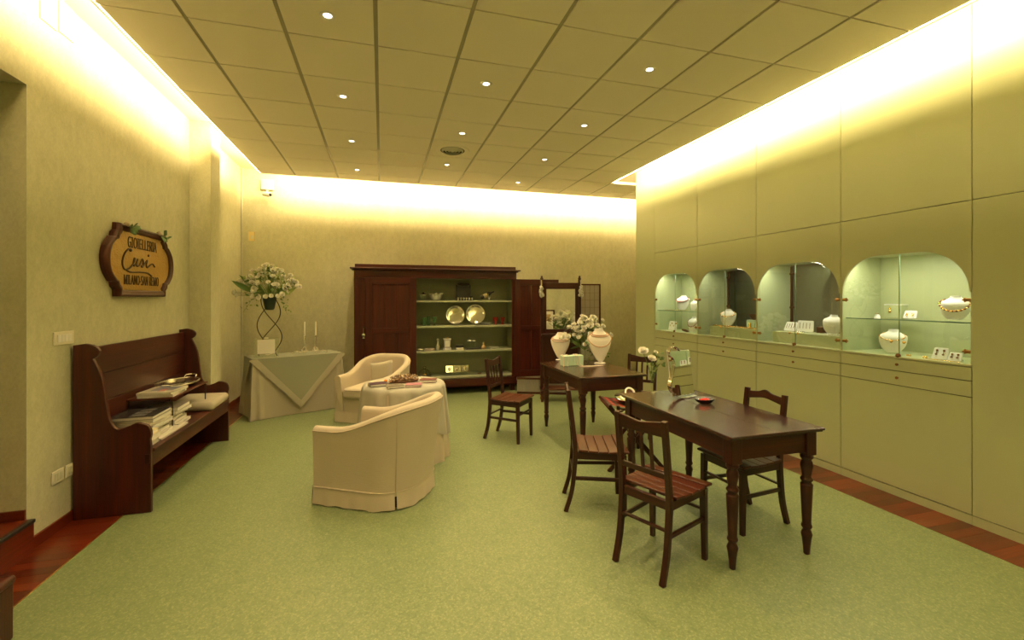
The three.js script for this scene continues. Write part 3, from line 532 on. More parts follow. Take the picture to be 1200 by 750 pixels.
// ---------------------------------------------------------------- round table with two cloths
{
  const c = [0.215, -4.61], R = 0.375, h = 0.72;
  const t = thing('round_table', 'round side table hidden under two pale tablecloths', 'table', [c[0], 0, c[1]]);
  mesh(t, 'tabletop', new THREE.CylinderGeometry(R, R, 0.022, 48).translate(0, h - 0.017, 0), M.mid); mesh(t, 'pedestal', lathe([[0.2, 0.0], [0.2, 0.03], [0.05, 0.07], [0.035, 0.3], [0.05, 0.6], [0.12, 0.69]], 20), M.mid);
  const drape = (r0, y0, hem, flare, nf, ph, amp) => grid(160, 26, (u, v) => {
    const a = u * Math.PI * 2;
    if (v < 0.3) { const r = r0 * v / 0.3; return [r * Math.cos(a), y0, r * Math.sin(a), r * Math.cos(a), r * Math.sin(a)]; }
    const k = (v - 0.3) / 0.7, hm = hem(a), y = lerp(y0, hm, k * k * 0.15 + k * 0.85), dr = (y0 - y) / 0.7, f = amp * Math.pow(dr, 0.45) * (1.6 * Math.pow(Math.abs(Math.sin((a * nf + ph) / 2)), 0.8) - 0.9 + 0.45 * Math.sin(a * (nf * 1.7 | 0) + 1.3 * ph));
    const r = r0 + 0.012 * sstep(0, 0.06, k) + flare * dr + f; return [r * Math.cos(a), y - 0.012 * (1 - Math.pow(1 - clamp(k * 10), 2)) * (k < 1 ? 1 : 1), r * Math.sin(a), a * r0, y];
  }, true);
  const lower = mesh(scene, numbered('tablecloth'), drape(R + 0.004, h - 0.003, a => 0.012, 0.05, 12, 0.4, 0.022), M.slip, [c[0], 0, c[1]]); lower.userData = { label: 'cream floor-length cloth under the overcloth of the round table', category: 'tablecloth' };
  const upper = mesh(scene, numbered('tablecloth'), drape(R + 0.012, h + 0.002, a => 0.33 - 0.10 * Math.abs(Math.cos(2 * a - 0.5)), 0.06, 12, 1.1, 0.036), M.cloth, [c[0], 0, c[1]]); upper.userData = { label: 'pale linen overcloth with loose folds on the round table', category: 'tablecloth' };
  // magazines and books
  const Y = h + 0.006;
  const book = (x, z, w, d, th, turn, cover, label, y = Y) => { const b = thing('book', label, 'book', [x, y, z], turn); mesh(b, 'pages', rbox(w - 0.006, th - 0.006, d - 0.006, 0.002, 0, th / 2, 0), M.paperW); for (const s of [0, 1]) mesh(b, 'cover', rbox(w, 0.003, d, 0.001, 0, s ? th - 0.0015 : 0.0015, 0), cover); return b; };
  book(-0.035, -4.48, 0.17, 0.13, 0.024, 0.25, paperTone(0.05, 0.015, 0.035), 'dark purple booklet lying on the round table');
  book(0.12, -4.345, 0.15, 0.12, 0.022, 0.12, paperTone(0.16, 0.13, 0.09), 'brown-grey booklet at the front of the round table');
  book(0.29, -4.355, 0.15, 0.12, 0.022, -0.15, paperTone(0.40, 0.16, 0.20), 'pink booklet lying on the round table');
  book(0.445, -4.54, 0.16, 0.12, 0.028, -0.2, paperTone(0.12, 0.02, 0.015), 'dark red booklet at the edge of the round table');
  // openwork metal centrepiece: a long low tray heaped with curled wire and glass drops
  const k = thing('wire_centrepiece', 'bronze openwork centrepiece of curled wire and glass drops on the round table', 'centrepiece', [0.21, Y, -4.60], 0.28);
  mesh(k, 'tray', lathe([[0, 0], [0.12, 0.001], [0.15, 0.012], [0.155, 0.018], [0.148, 0.018], [0.12, 0.006], [0, 0.005]], 36).scale(1, 1, 0.62), M.bronze);
  const curls = [], drops = []; for (let i = 0; i < 90; i++) { const a = rr(0, 6.28), r = 0.14 * Math.sqrt(rnd()), x = r * Math.cos(a), z = 0.6 * r * Math.sin(a), y = rr(0.02, 0.075 - r * 0.2); curls.push(new THREE.TorusGeometry(rr(0.012, 0.03), 0.0024, 5, 14, rr(3, 6)).rotateX(rr(0, 3)).rotateY(rr(0, 3)).translate(x, y, z)); if (i % 3 === 0) drops.push(new THREE.IcosahedronGeometry(rr(0.005, 0.009), 1).scale(1, 1.3, 1).translate(x * 0.9 + rr(-0.02, 0.02), y + 0.012, z)); }
  mesh(k, 'wire_curls', merge(curls), std({ color: lin(0.26, 0.17, 0.10), metalness: 1, roughness: 0.35 })); mesh(k, 'glass_drops', merge(drops), phy({ color: lin(0.75, 0.62, 0.45), roughness: 0.08, metalness: 0.3, clearcoat: 1 }));
  const an = single('amber_bead', 'orange glass bead ornament at the tray end on the round table', 'ornament', new THREE.SphereGeometry(0.017, 16, 12), phy({ color: lin(0.75, 0.2, 0.01), roughness: 0.15, clearcoat: 0.6 }), [0.035, Y + 0.017, -4.60]);
}

// ---------------------------------------------------------------- draped console table in the corner
const con = { o: V(-1.585, 0, -6.44), d: V(0.912, 0, -0.41), W: 1.13, D: 0.5, h: 0.775 };
con.n = V(-0.41, 0, -0.912); con.turn = Math.atan2(0.41, 0.912);
const conAt = (u, w, y) => con.o.clone().addScaledVector(con.d, u).addScaledVector(con.n, w).setY(y);
{
  const c = conAt(con.W / 2, con.D / 2, 0), t = thing('console_table', 'rectangular console table hidden under a floor-length cloth in the corner', 'table', c.toArray(), con.turn);
  mesh(t, 'tabletop', box(con.W - 0.01, 0.025, con.D - 0.01, 0, con.h - 0.018, 0), M.mid);
  for (const sx of [-1, 1]) for (const sz of [-1, 1]) mesh(t, 'leg', taper([sx * (con.W / 2 - 0.05), 0, sz * (con.D / 2 - 0.05)], [sx * (con.W / 2 - 0.05), con.h - 0.03, sz * (con.D / 2 - 0.05)], 0.03, 0.045), M.mid);
  const hw = con.W / 2, hd = con.D / 2, per = 2 * (con.W + con.D);
  // perimeter starting at the front left corner, running right
  const P = (d) => { d = ((d % per) + per) % per; if (d < con.W) return [-hw + d, hd, 0, 1, d / con.W, 0]; d -= con.W; if (d < con.D) return [hw, hd - d, 1, 0, d / con.D, 1]; d -= con.D; if (d < con.W) return [hw - d, -hd, 0, -1, d / con.W, 2]; d -= con.W; return [-hw, -hd + d, -1, 0, d / con.D, 3]; };
  const corner = d => { let m = 9; for (const k of [0, con.W, con.W + con.D, 2 * con.W + con.D, per]) m = Math.min(m, Math.abs(((d % per) + per) % per - k)); return m; };
  const g = grid(240, 22, (u, v) => {
    const d = u * per, p = P(d); if (v < 0.08) { const k = v / 0.08; return [p[0] * k, con.h, p[1] * k, p[0] * k, p[1] * k]; }
    const k = (v - 0.08) / 0.92, y = lerp(con.h, 0.012, k), m = corner(d), cf = Math.exp(-((m / 0.09) ** 2));
    const wv = 0.012 * k * Math.sin(d * 9 + 1) + 0.03 * k * cf * Math.cos(m * 70) + 0.022 * k + 0.035 * k * cf;
    let nx = p[2], nz = p[3]; if (m < 0.12) { const cxs = Math.sign(p[0] || 1), czs = Math.sign(p[1] || 1), w = 0.5 * (1 - m / 0.12); nx = lerp(nx, cxs * 0.7, w * 1.2); nz = lerp(nz, czs * 0.7, w * 1.2); }
    return [p[0] + nx * (wv + 0.006 * clamp(k * 20)), y - 0.006 * clamp(k * 20), p[1] + nz * (wv + 0.006 * clamp(k * 20)), d, y];
  });
  const cl = mesh(scene, numbered('tablecloth'), g, M.clothL, c.toArray(), [0, con.turn, 0]); cl.userData = { label: 'beige floor-length cloth with corner folds on the console table', category: 'tablecloth' };
  // overcloth laid corner-wise: top sheet, front point, side points and a pale hem
  const o = thing('overlay_cloth', 'grey-green square overcloth with a pale border hanging in a point over the console', 'tablecloth', c.toArray(), con.turn);
  const y0 = con.h + 0.003;
  mesh(o, 'top_sheet', box(con.W + 0.012, 0.003, con.D + 0.012, 0, y0, 0), M.clothG);
  const zf = hd + 0.03, apx = 0.0, apy = 0.115, bw = 0.062;
  const flap = (A, B, C, off, name, mat) => mesh(o, name, merge([grid(18, 18, (u, v) => { const q = [0, 1, 2].map(i => lerp(lerp(A[i], B[i], u), C[i], v)); const dr = (y0 - q[1]); return [q[0] + off[0] * (0.016 * dr + 0.008 * Math.sin(q[0] * 11 + q[1] * 7) * dr), q[1], q[2] + off[2] * (0.03 * dr + 0.012 * Math.sin(q[0] * 9 + q[1] * 6) * dr), q[0], q[1]]; })]), mat);
  flap([-hw - 0.006, y0, hd + 0.012], [hw + 0.006, y0, hd + 0.012], [apx, apy, zf], [0, 0, 1], 'front_point', M.clothG);
  flap([-hw - 0.012, y0, -hd], [-hw - 0.012, y0, hd], [-hw - 0.06, 0.40, 0.02], [-1, 0, 0], 'side_point', M.clothG);
  flap([hw + 0.012, y0, hd], [hw + 0.012, y0, -hd], [hw + 0.06, 0.52, 0.0], [1, 0, 0], 'side_point', M.clothG);
  const hem = (A, B, inA, inB, off) => mesh(o, 'border', grid(24, 3, (u, v) => { const q = [0, 1, 2].map(i => lerp(lerp(A[i], B[i], u), lerp(inA[i], inB[i], u), v)), dr = y0 - q[1]; return [q[0] + off[0] * (0.006 + 0.016 * dr + 0.008 * Math.sin(q[0] * 11 + q[1] * 7) * dr), q[1], q[2] + off[2] * (0.006 + 0.03 * dr + 0.012 * Math.sin(q[0] * 9 + q[1] * 6) * dr), q[0], q[1]]; }), M.clothL, null, null, 'pale wide hem band');
  hem([-hw - 0.045, y0 - 0.01, hd + 0.02], [0, apy - 0.03, zf], [-hw + 0.05, y0, hd + 0.014], [0, apy + 0.075, zf], [0, 0, 1]);
  hem([0, apy - 0.03, zf], [hw + 0.045, y0 - 0.01, hd + 0.02], [0, apy + 0.075, zf], [hw - 0.05, y0, hd + 0.014], [0, 0, 1]);
  hem([-hw - 0.02, y0 - 0.02, hd + 0.01], [-hw - 0.06, 0.36, 0.02], [-hw - 0.016, y0, hd - 0.05], [-hw - 0.058, 0.44, 0.01], [-1, 0, 0]);
  hem([hw + 0.02, y0 - 0.02, hd + 0.01], [hw + 0.06, 0.48, 0.0], [hw + 0.016, y0, hd - 0.06], [hw + 0.058, 0.56, 0.0], [1, 0, 0]);
}

// ---------------------------------------------------------------- settle (wooden bench) along the left wall; local x = world x, z along the wall
{
  const zN = -3.87, zF = -5.62, zc = (zN + zF) / 2, L = zN - zF;
  const t = thing('settle_bench', 'dark wooden settle with high plank back and scrolled arm ends against the wall', 'bench', [-2.075, 0, zc]);
  const X = x => x + 2.075;
  const out = [[0.0, 0], [0.0, 1.226], ...smooth([[0.068, 1.236], [0.12, 1.222], [0.152, 1.185], [0.142, 1.149], [0.114, 1.126]], 10), ...smooth([[0.114, 1.126], [0.167, 0.991], [0.194, 0.778], [0.212, 0.685], [0.255, 0.621], [0.323, 0.634], [0.374, 0.655], [0.442, 0.631], [0.463, 0.573], [0.455, 0.53]], 34).slice(1), [0.461, 0.47], [0.461, 0.0]];
  const sg = extZ(shapeOf(out), 0.034, 0.005, 'y');
  for (const s of [-1, 1]) mesh(t, 'end_panel', sg, M.bench, [0, 0, s * (L / 2 - 0.017)]);
  // back planks
  let y = 0.30; for (const [h, dx] of [[0.26, 0], [0.215, 0.002], [0.215, 0], [0.21, 0.003]]) { mesh(t, 'back_plank', rbox(0.024, h - 0.004, L - 0.066, 0.004, 0.03 + dx, y + h / 2, 0, 'z'), M.bench); y += h; }
  mesh(t, 'seat_board', rbox(0.435, 0.026, L - 0.066, 0.005, 0.255, 0.442, 0, 'z'), M.bench);
  mesh(t, 'seat_rail', rbox(0.026, 0.10, L - 0.066, 0.004, 0.448, 0.378, 0, 'z'), M.bench);
  mesh(t, 'floor_rail', rbox(0.03, 0.06, L - 0.066, 0.004, 0.06, 0.12, 0, 'z'), M.bench);
  for (const s of [-1, 1]) mesh(t, 'tenon', rbox(0.03, 0.07, 0.006, 0.001, 0.44, 0.39, s * (L / 2 + 0.001), 'y'), M.dark);
}
{
  const SY = 0.455;
  const magazine = (name, label, x, z, y, w, d, th, turn, cover, group) => { const b = thing(name, label, name === 'book' ? 'book' : 'magazine', [x, y, z], turn, group); mesh(b, 'pages', rbox(w - 0.005, th - 0.003, d - 0.005, 0.0015, -0.002, th / 2, 0, 'x', 1), M.paperW); mesh(b, 'cover', merge([rbox(w, 0.0022, d, 0.0008, 0, th - 0.001, 0, 'x', 1), rbox(w, 0.0022, d, 0.0008, 0, 0.0011, 0, 'x', 1)]), cover); return b; };
  const covers = [paperTone(0.55, 0.50, 0.40, 0.35), paperTone(0.03, 0.028, 0.03, 0.25), paperTone(0.62, 0.58, 0.50, 0.35), paperTone(0.30, 0.26, 0.22, 0.3), paperTone(0.20, 0.10, 0.07, 0.3)];
  // small bed-tray table standing on the seat
  const tt = thing('tray_table', 'low wooden tray table on thin black legs standing on the settle seat', 'table', [-1.87, SY, -4.86]);
  mesh(tt, 'tabletop', rbox(0.34, 0.014, 0.80, 0.005, 0, 0.255, 0, 'z'), M.mid);
  for (const sx of [-1, 1]) for (const sz of [-1, 1]) mesh(tt, 'leg', rod([sx * 0.155, 0, sz * 0.37], [sx * 0.155, 0.249, sz * 0.37], 0.005), M.iron);
  const TY = SY + 0.263;
  magazine('magazine', 'white magazine under the picture magazine on the tray table', -1.84, -4.63, TY, 0.26, 0.31, 0.024, 0.04, covers[2]);
  const mg = magazine('magazine', 'magazine with a coloured picture cover, topmost on the tray table', -1.835, -4.625, TY + 0.0245, 0.26, 0.31, 0.02, -0.05, covers[0]);
  mesh(mg, 'cover_picture', box(0.17, 0.0006, 0.18, 0.01, 0.0206, -0.03), paperTone(0.16, 0.17, 0.24, 0.3)); mesh(mg, 'cover_picture', box(0.05, 0.0008, 0.10, 0.02, 0.0206, 0.04), paperTone(0.45, 0.12, 0.10, 0.3));
  const tr = thing('silver_tray', 'oval silver tray with scrolled handles leaning on the tray table', 'tray', [-1.88, TY + 0.002, -5.035], 0); tr.rotation.set(0, 0, 0);
  mesh(tr, 'dish', lathe([[0, 0], [0.17, 0.001], [0.20, 0.006], [0.235, 0.028], [0.25, 0.032], [0.25, 0.036], [0.232, 0.033], [0.195, 0.011], [0.165, 0.005], [0, 0.004]], 48).scale(0.62, 1, 1.12), M.silver);
  mesh(tr, 'rim_bead', new THREE.TorusGeometry(0.25, 0.007, 8, 60).rotateX(Math.PI / 2).scale(0.62, 1, 1.12).translate(0, 0.035, 0), M.silver);
  for (const s of [-1, 1]) mesh(tr, 'handle', tube([[-0.05, 0.036, s * 0.275], [-0.045, 0.055, s * 0.315], [0, 0.06, s * 0.335], [0.045, 0.055, s * 0.315], [0.05, 0.036, s * 0.275]], 0.007, 24, 8), M.silver);
  // stacks under the tray table and beside it
  const stack = (x, z, n, w, d, th, lab, cs, grp, top) => { let y = SY + 0.001; for (let i = 0; i < n; i++) { const h = th * rr(0.7, 1.35); magazine('magazine', i === n - 1 && top ? top : lab, x + rr(-0.02, 0.02), z + rr(-0.02, 0.02), y, w * rr(0.93, 1), d * rr(0.94, 1), h, rr(-0.08, 0.08), cs[i % cs.length], i === n - 1 && top ? undefined : grp); y += h + 0.0006; } return y; };
  seed = 5; const yB = stack(-1.84, -4.27, 6, 0.30, 0.32, 0.024, 'magazine in the stack with the black cover under the tray table', [covers[2], covers[0], covers[3], covers[0], covers[2], covers[0]], 'magazines stacked under the tray table');
  const bk = magazine('book', 'black-covered picture book, topmost of its stack under the tray table', -1.845, -4.265, yB, 0.29, 0.33, 0.024, 0.03, covers[1]);
  for (const k of [-0.09, 0, 0.09]) mesh(bk, 'cover_picture', box(0.10, 0.0006, 0.07, 0.02, 0.0243, k), paperTone(0.10, 0.09, 0.09, 0.3));
  stack(-1.83, -4.66, 6, 0.27, 0.30, 0.026, 'magazine in the mixed stack at the middle of the settle', [covers[2], covers[3], covers[2], covers[4], covers[0], covers[3]], 'magazines stacked at the middle of the settle');
  magazine('magazine', 'wide white magazine at the front of the settle seat', -1.70, -4.36, SY + 0.001, 0.12, 0.50, 0.012, 0, covers[2]);
  stack(-1.73, -4.02, 3, 0.18, 0.16, 0.03, 'cream booklet in the low stack by the settle arm end', [covers[2], covers[0], paperTone(0.72, 0.62, 0.36, 0.4)], 'cream booklets by the settle arm end');
  const cu = new RoundedBoxGeometry(0.40, 0.085, 0.54, 5, 0.04); { const p = cu.attributes.position; for (let i = 0; i < p.count; i++) { const x = p.getX(i) / 0.2, z = p.getZ(i) / 0.22; if (p.getY(i) > 0) p.setY(i, p.getY(i) + 0.02 * Math.cos(x * 1.4) * Math.cos(z * 1.4) + 0.004 * Math.sin(x * 7 + z * 4)); } cu.computeVertexNormals(); }
  single('seat_cushion', 'flat cream cushion lying at the far end of the settle', 'cushion', uvm(cu, 'x'), M.clothL.clone(), [-1.79, SY + 0.043, -5.30], [0, 0.03, -0.02]);
}
// ---------------------------------------------------------------- post by the stair
{
  const t = thing('newel_post', 'dark wooden post with rounded top beside the stair step', 'post', [-1.715, 0, -2.56], 0);
  mesh(t, 'shaft', rbox(0.20, 0.26, 0.10, 0.012, 0, 0.13, 0, 'y'), M.bench);
  mesh(t, 'cap', rbox(0.215, 0.04, 0.115, 0.018, 0, 0.272, 0, 'x', 4), M.bench);
}
// ---------------------------------------------------------------- flowers and leaves
function petalGeo(w, l, cup, curl) { return grid(3, 4, (u, v) => { const a = (u - 0.5) * 2, ww = w * Math.sin(Math.PI * (0.12 + 0.80 * v)) * 0.9; return [a * ww, l * v * (1 - 0.15 * v * curl) + cup * 0.25 * a * a * v, cup * (a * a * 0.4 * ww) + l * curl * v * v * 0.5, u, v]; }); }
function roseGeo(s) {
  const keep = seed; seed = s; const L = [];
  [[4, 0.34, 0.74, 0.02, 0.85], [5, 0.44, 0.84, 0.18, 0.8], [6, 0.52, 0.90, 0.40, 0.7], [7, 0.54, 0.86, 0.72, 0.55]].forEach(([n, w, l, open, up], k) => {
    for (let i = 0; i < n; i++) { const g = petalGeo(w, l * rr(0.9, 1.1), 0.8, 0.5); g.rotateX(open * rr(0.85, 1.15)); g.translate(0, 0.12 * (3 - k) * 0.3, 0.05 + 0.04 * k); g.rotateY((i + k * 0.37 + rr(-0.12, 0.12)) / n * Math.PI * 2); L.push(g); }
  });
  seed = keep; return merge(L);
}
const roses = [101, 202, 303].map(roseGeo);
const budGeo = lathe([[0, 0], [0.16, 0.08], [0.24, 0.3], [0.22, 0.55], [0.1, 0.8], [0, 0.86]], 8);
const leafGeo = grid(4, 8, (u, v) => { const a = 2 * u - 1, w = 0.10 * Math.sin(Math.PI * Math.pow(v, 0.8)) + 0.003; return [a * w, v - 0.18 * v * v, 0.05 * Math.abs(a) * Math.sin(Math.PI * v) + 0.35 * v * v, u, v]; });
const smallLeafGeo = grid(2, 4, (u, v) => { const a = 2 * u - 1, w = 0.3 * Math.sin(Math.PI * v) + 0.01; return [a * w, v, 0.2 * v * v + 0.1 * Math.abs(a), u, v]; });
function aim(m, d, roll = 0) { m.quaternion.setFromUnitVectors(V(0, 1, 0), d.clone().normalize()); m.rotateY(roll); }
function bouquet(t, neck, heads, size, leaves, tiny) {
  const stems = [];
  for (const [x, y, z, k] of heads) {
    const p = V(x, y, z), d = p.clone().sub(neck).normalize(), s = size * rr(0.85, 1.2) * (k || 1);
    const bud = rnd() < 0.18 && !k; const m = mesh(t, bud ? 'flower_bud' : 'flower', bud ? budGeo : roses[Math.floor(rnd() * 3)], bud ? M.petalG : M.petal, [x, y, z]); m.scale.setScalar(bud ? s * 1.2 : s);
    aim(m, d.add(V(0, 0.25, 0.55)).normalize(), rr(0, 6)); stems.push(tube([neck, neck.clone().lerp(p, 0.5).add(V(rr(-0.01, 0.01), 0.02, 0)), p], 0.0022, 8, 5));
  }
  for (const [x, y, z, dx, dy, dz, L, light] of leaves) { const m = mesh(t, 'leaf', leafGeo, light ? M.leafL : M.leaf, [x, y, z]); m.scale.setScalar(L); aim(m, V(dx, dy, dz), rr(-0.6, 0.6)); }
  for (const [x, y, z, s] of tiny) { const m = mesh(t, 'leaf', smallLeafGeo, rnd() < 0.5 ? M.leafL : M.leaf, [x, y, z]); m.scale.setScalar(s); aim(m, V(rr(-1, 1), rr(-0.4, 1), rr(-0.3, 1)), rr(0, 6)); }
  mesh(t, 'stems', merge(stems), M.stem);
}
// ---------------------------------------------------------------- big bouquet on its twisted metal stand, on the console
{
  const p = onZ(316, 400, -6.80); const base = [p.x, con.h + 0.006, -6.80];
  const st = thing('twisted_stand', 'tall stand of three twisted dark metal rods holding a pot on the console', 'stand', base);
  for (let k = 0; k < 3; k++) { const pts = []; for (let i = 0; i <= 24; i++) { const u = i / 24, a = k * 2.094 + 0.6 + u * 4.4, r = 0.13 - 0.032 * u + 0.035 * Math.sin(u * 3.14); pts.push(V(r * Math.cos(a), u * 0.80 + 0.006, r * Math.sin(a))); } mesh(st, 'rod', tube(pts, 0.0065, 60, 8), M.iron); }
  mesh(st, 'ring', new THREE.TorusGeometry(0.098, 0.006, 8, 32).rotateX(Math.PI / 2).translate(0, 0.80, 0), M.iron);
  const pot = single('flower_pot', 'dark green tapered pot held in the twisted stand', 'pot', lathe([[0, 0], [0.045, 0.002], [0.06, 0.02], [0.09, 0.17], [0.096, 0.20], [0.088, 0.20], [0.08, 0.17], [0, 0.16]], 28), M.pot, [base[0], base[1] + 0.62, base[2]]);
  const t = thing('flower_bouquet', 'large bouquet of white roses and trailing greenery in the dark pot on the console', 'flowers', [base[0], base[1] + 0.80, base[2]]);
  const heads = []; seed = 55;
  for (let i = 0; i < 100; i++) { const a = rr(0, 6.283), e = rr(-0.2, 1.45), r = rr(0.6, 1.08), x = 0.33 * r * Math.cos(e) * Math.cos(a), z = 0.24 * r * Math.cos(e) * Math.sin(a); heads.push([x + 0.02, 0.11 + 0.31 * r * Math.sin(e), z]); }
  for (const q of [[-0.40, 0.06, 0.05], [-0.36, 0.02, 0.1], [-0.33, 0.22, 0.02], [-0.37, 0.19, 0], [0.37, 0.14, 0.04], [0.33, 0.20, 0.05], [-0.15, 0.0, 0.2], [0.0, 0.0, 0.22], [0.06, 0.01, 0.2], [-0.08, -0.01, 0.2], [0.13, 0.01, 0.18], [0.18, 0.03, 0.16], [0.1, 0.37, 0]]) heads.push(q);
  const leaves = [[-0.16, 0.06, 0.08, -1, 0.45, 0.2, 0.36], [-0.14, 0.12, 0.05, -1, 0.6, 0, 0.30], [0.12, 0.02, 0.1, 1, 0.25, 0.1, 0.34, 1], [0.0, 0.22, 0, -0.1, 1, 0, 0.26], [-0.1, 0.2, 0, -0.3, 1, 0.1, 0.2], [0.05, 0.1, 0.12, 0.3, 0.3, 1, 0.22], [-0.1, 0.05, 0.12, -0.4, 0.2, 1, 0.24]];
  for (let i = 0; i < 14; i++) { const a = rr(0, 6.28); leaves.push([0.1 * Math.cos(a), rr(0, 0.12), 0.1 * Math.sin(a), Math.cos(a), rr(0.1, 1), Math.sin(a), rr(0.16, 0.26), rnd() < 0.4]); }
  const tiny = []; for (let i = 0; i < 110; i++) { const a = rr(0, 6.283), e = rr(-0.3, 1.4), r = rr(0.6, 1.12); tiny.push([0.33 * r * Math.cos(e) * Math.cos(a), 0.1 + 0.26 * r * Math.sin(e), 0.25 * r * Math.cos(e) * Math.sin(a), rr(0.03, 0.06)]); }
  for (const [x0, dx, n, dn] of [[-0.16, -0.12, 11, 0.20], [-0.10, -0.05, 8, 0.16], [0.15, 0.08, 10, 0.24], [0.2, 0.1, 8, 0.3]]) for (let i = 0; i < n; i++) { const u = i / n; tiny.push([x0 + dx * u + rr(-0.02, 0.02), 0.02 - dn * u + rr(-0.01, 0.01), 0.14 + rr(-0.03, 0.03), rr(0.025, 0.045)]); }
  bouquet(t, V(0, -0.04, 0), heads, 0.034, leaves, tiny);
  for (const [x0, dx, dn] of [[-0.14, -0.14, 0.22], [0.15, 0.1, 0.27]]) mesh(t, 'tendril', tube([[x0 * 0.3, -0.02, 0.06], [x0, 0.03, 0.14], [x0 + dx * 0.5, 0.02 - dn * 0.5, 0.15], [x0 + dx, 0.02 - dn, 0.14]], 0.0018, 20, 5), M.stem);
}
{ // acrylic frame with card
  const q = onZ(312, 403, -6.62), t = thing('acrylic_frame', 'clear acrylic block frame with a white card standing on the console', 'frame', [q.x, con.h + 0.0065, -6.62], 0.22);
  mesh(t, 'block', rbox(0.30, 0.255, 0.03, 0.004, 0, 0.128, 0), phy({ color: lin(0.95, 0.97, 0.9), transmission: 0.92, thickness: 0, roughness: 0.03 }));
  mesh(t, 'card', box(0.205, 0.185, 0.003, 0, 0.142, 0.018), M.paperW); mesh(t, 'clip', rbox(0.05, 0.014, 0.04, 0.005, 0, 0.254, 0), M.silverR); mesh(t, 'ornament', tube([[-0.01, 0.04, 0.022], [0.02, 0.032, 0.024], [0.05, 0.042, 0.022], [0.085, 0.048, 0.022]], 0.007, 20, 8), M.silver, null, null, 'small polished silver bow');
}
for (const [px, z, s, lab] of [[357, -6.98, -1, 'silver loop-footed candlestick with white candle nearer the bouquet'], [370, -7.02, 1, 'silver loop-footed candlestick with white candle nearer the wardrobe']]) {
  const q = onZ(px, 395, z), t = thing('candlestick', lab, 'candlestick', [q.x, con.h + 0.006, z]);
  const pts = [[s * 0.15, 0.008, 0.02], [s * 0.10, 0.035, 0.02], [s * 0.05, 0.012, 0.015], [s * 0.0, 0.008, 0.0], [-s * 0.035, 0.04, -0.01], [0, 0.085, 0.0], [s * 0.035, 0.045, 0.01], [0.0, 0.03, 0.03], [-s * 0.02, 0.07, 0.0], [-s * 0.006, 0.12, 0], [0, 0.16, 0], [0, 0.225, 0]];
  mesh(t, 'stem', tube(pts, 0.008, 90, 8), M.silver); mesh(t, 'foot', new THREE.SphereGeometry(0.011, 12, 10).translate(s * 0.155, 0.011, 0.02), M.silver);
  mesh(t, 'socket', lathe([[0.004, 0], [0.015, 0.006], [0.014, 0.024], [0.018, 0.028], [0.012, 0.03]], 16).translate(0, 0.22, 0), M.silver);
  const c = single('candle', s < 0 ? 'white candle in the candlestick nearer the bouquet' : 'white candle in the candlestick nearer the wardrobe', 'candle', merge([new THREE.CylinderGeometry(0.0095, 0.011, 0.20, 14).translate(0, 0.10, 0), new THREE.CylinderGeometry(0.001, 0.001, 0.012, 5).translate(0, 0.206, 0)]), M.candle, [q.x, con.h + 0.007 + 0.245, z]);
}
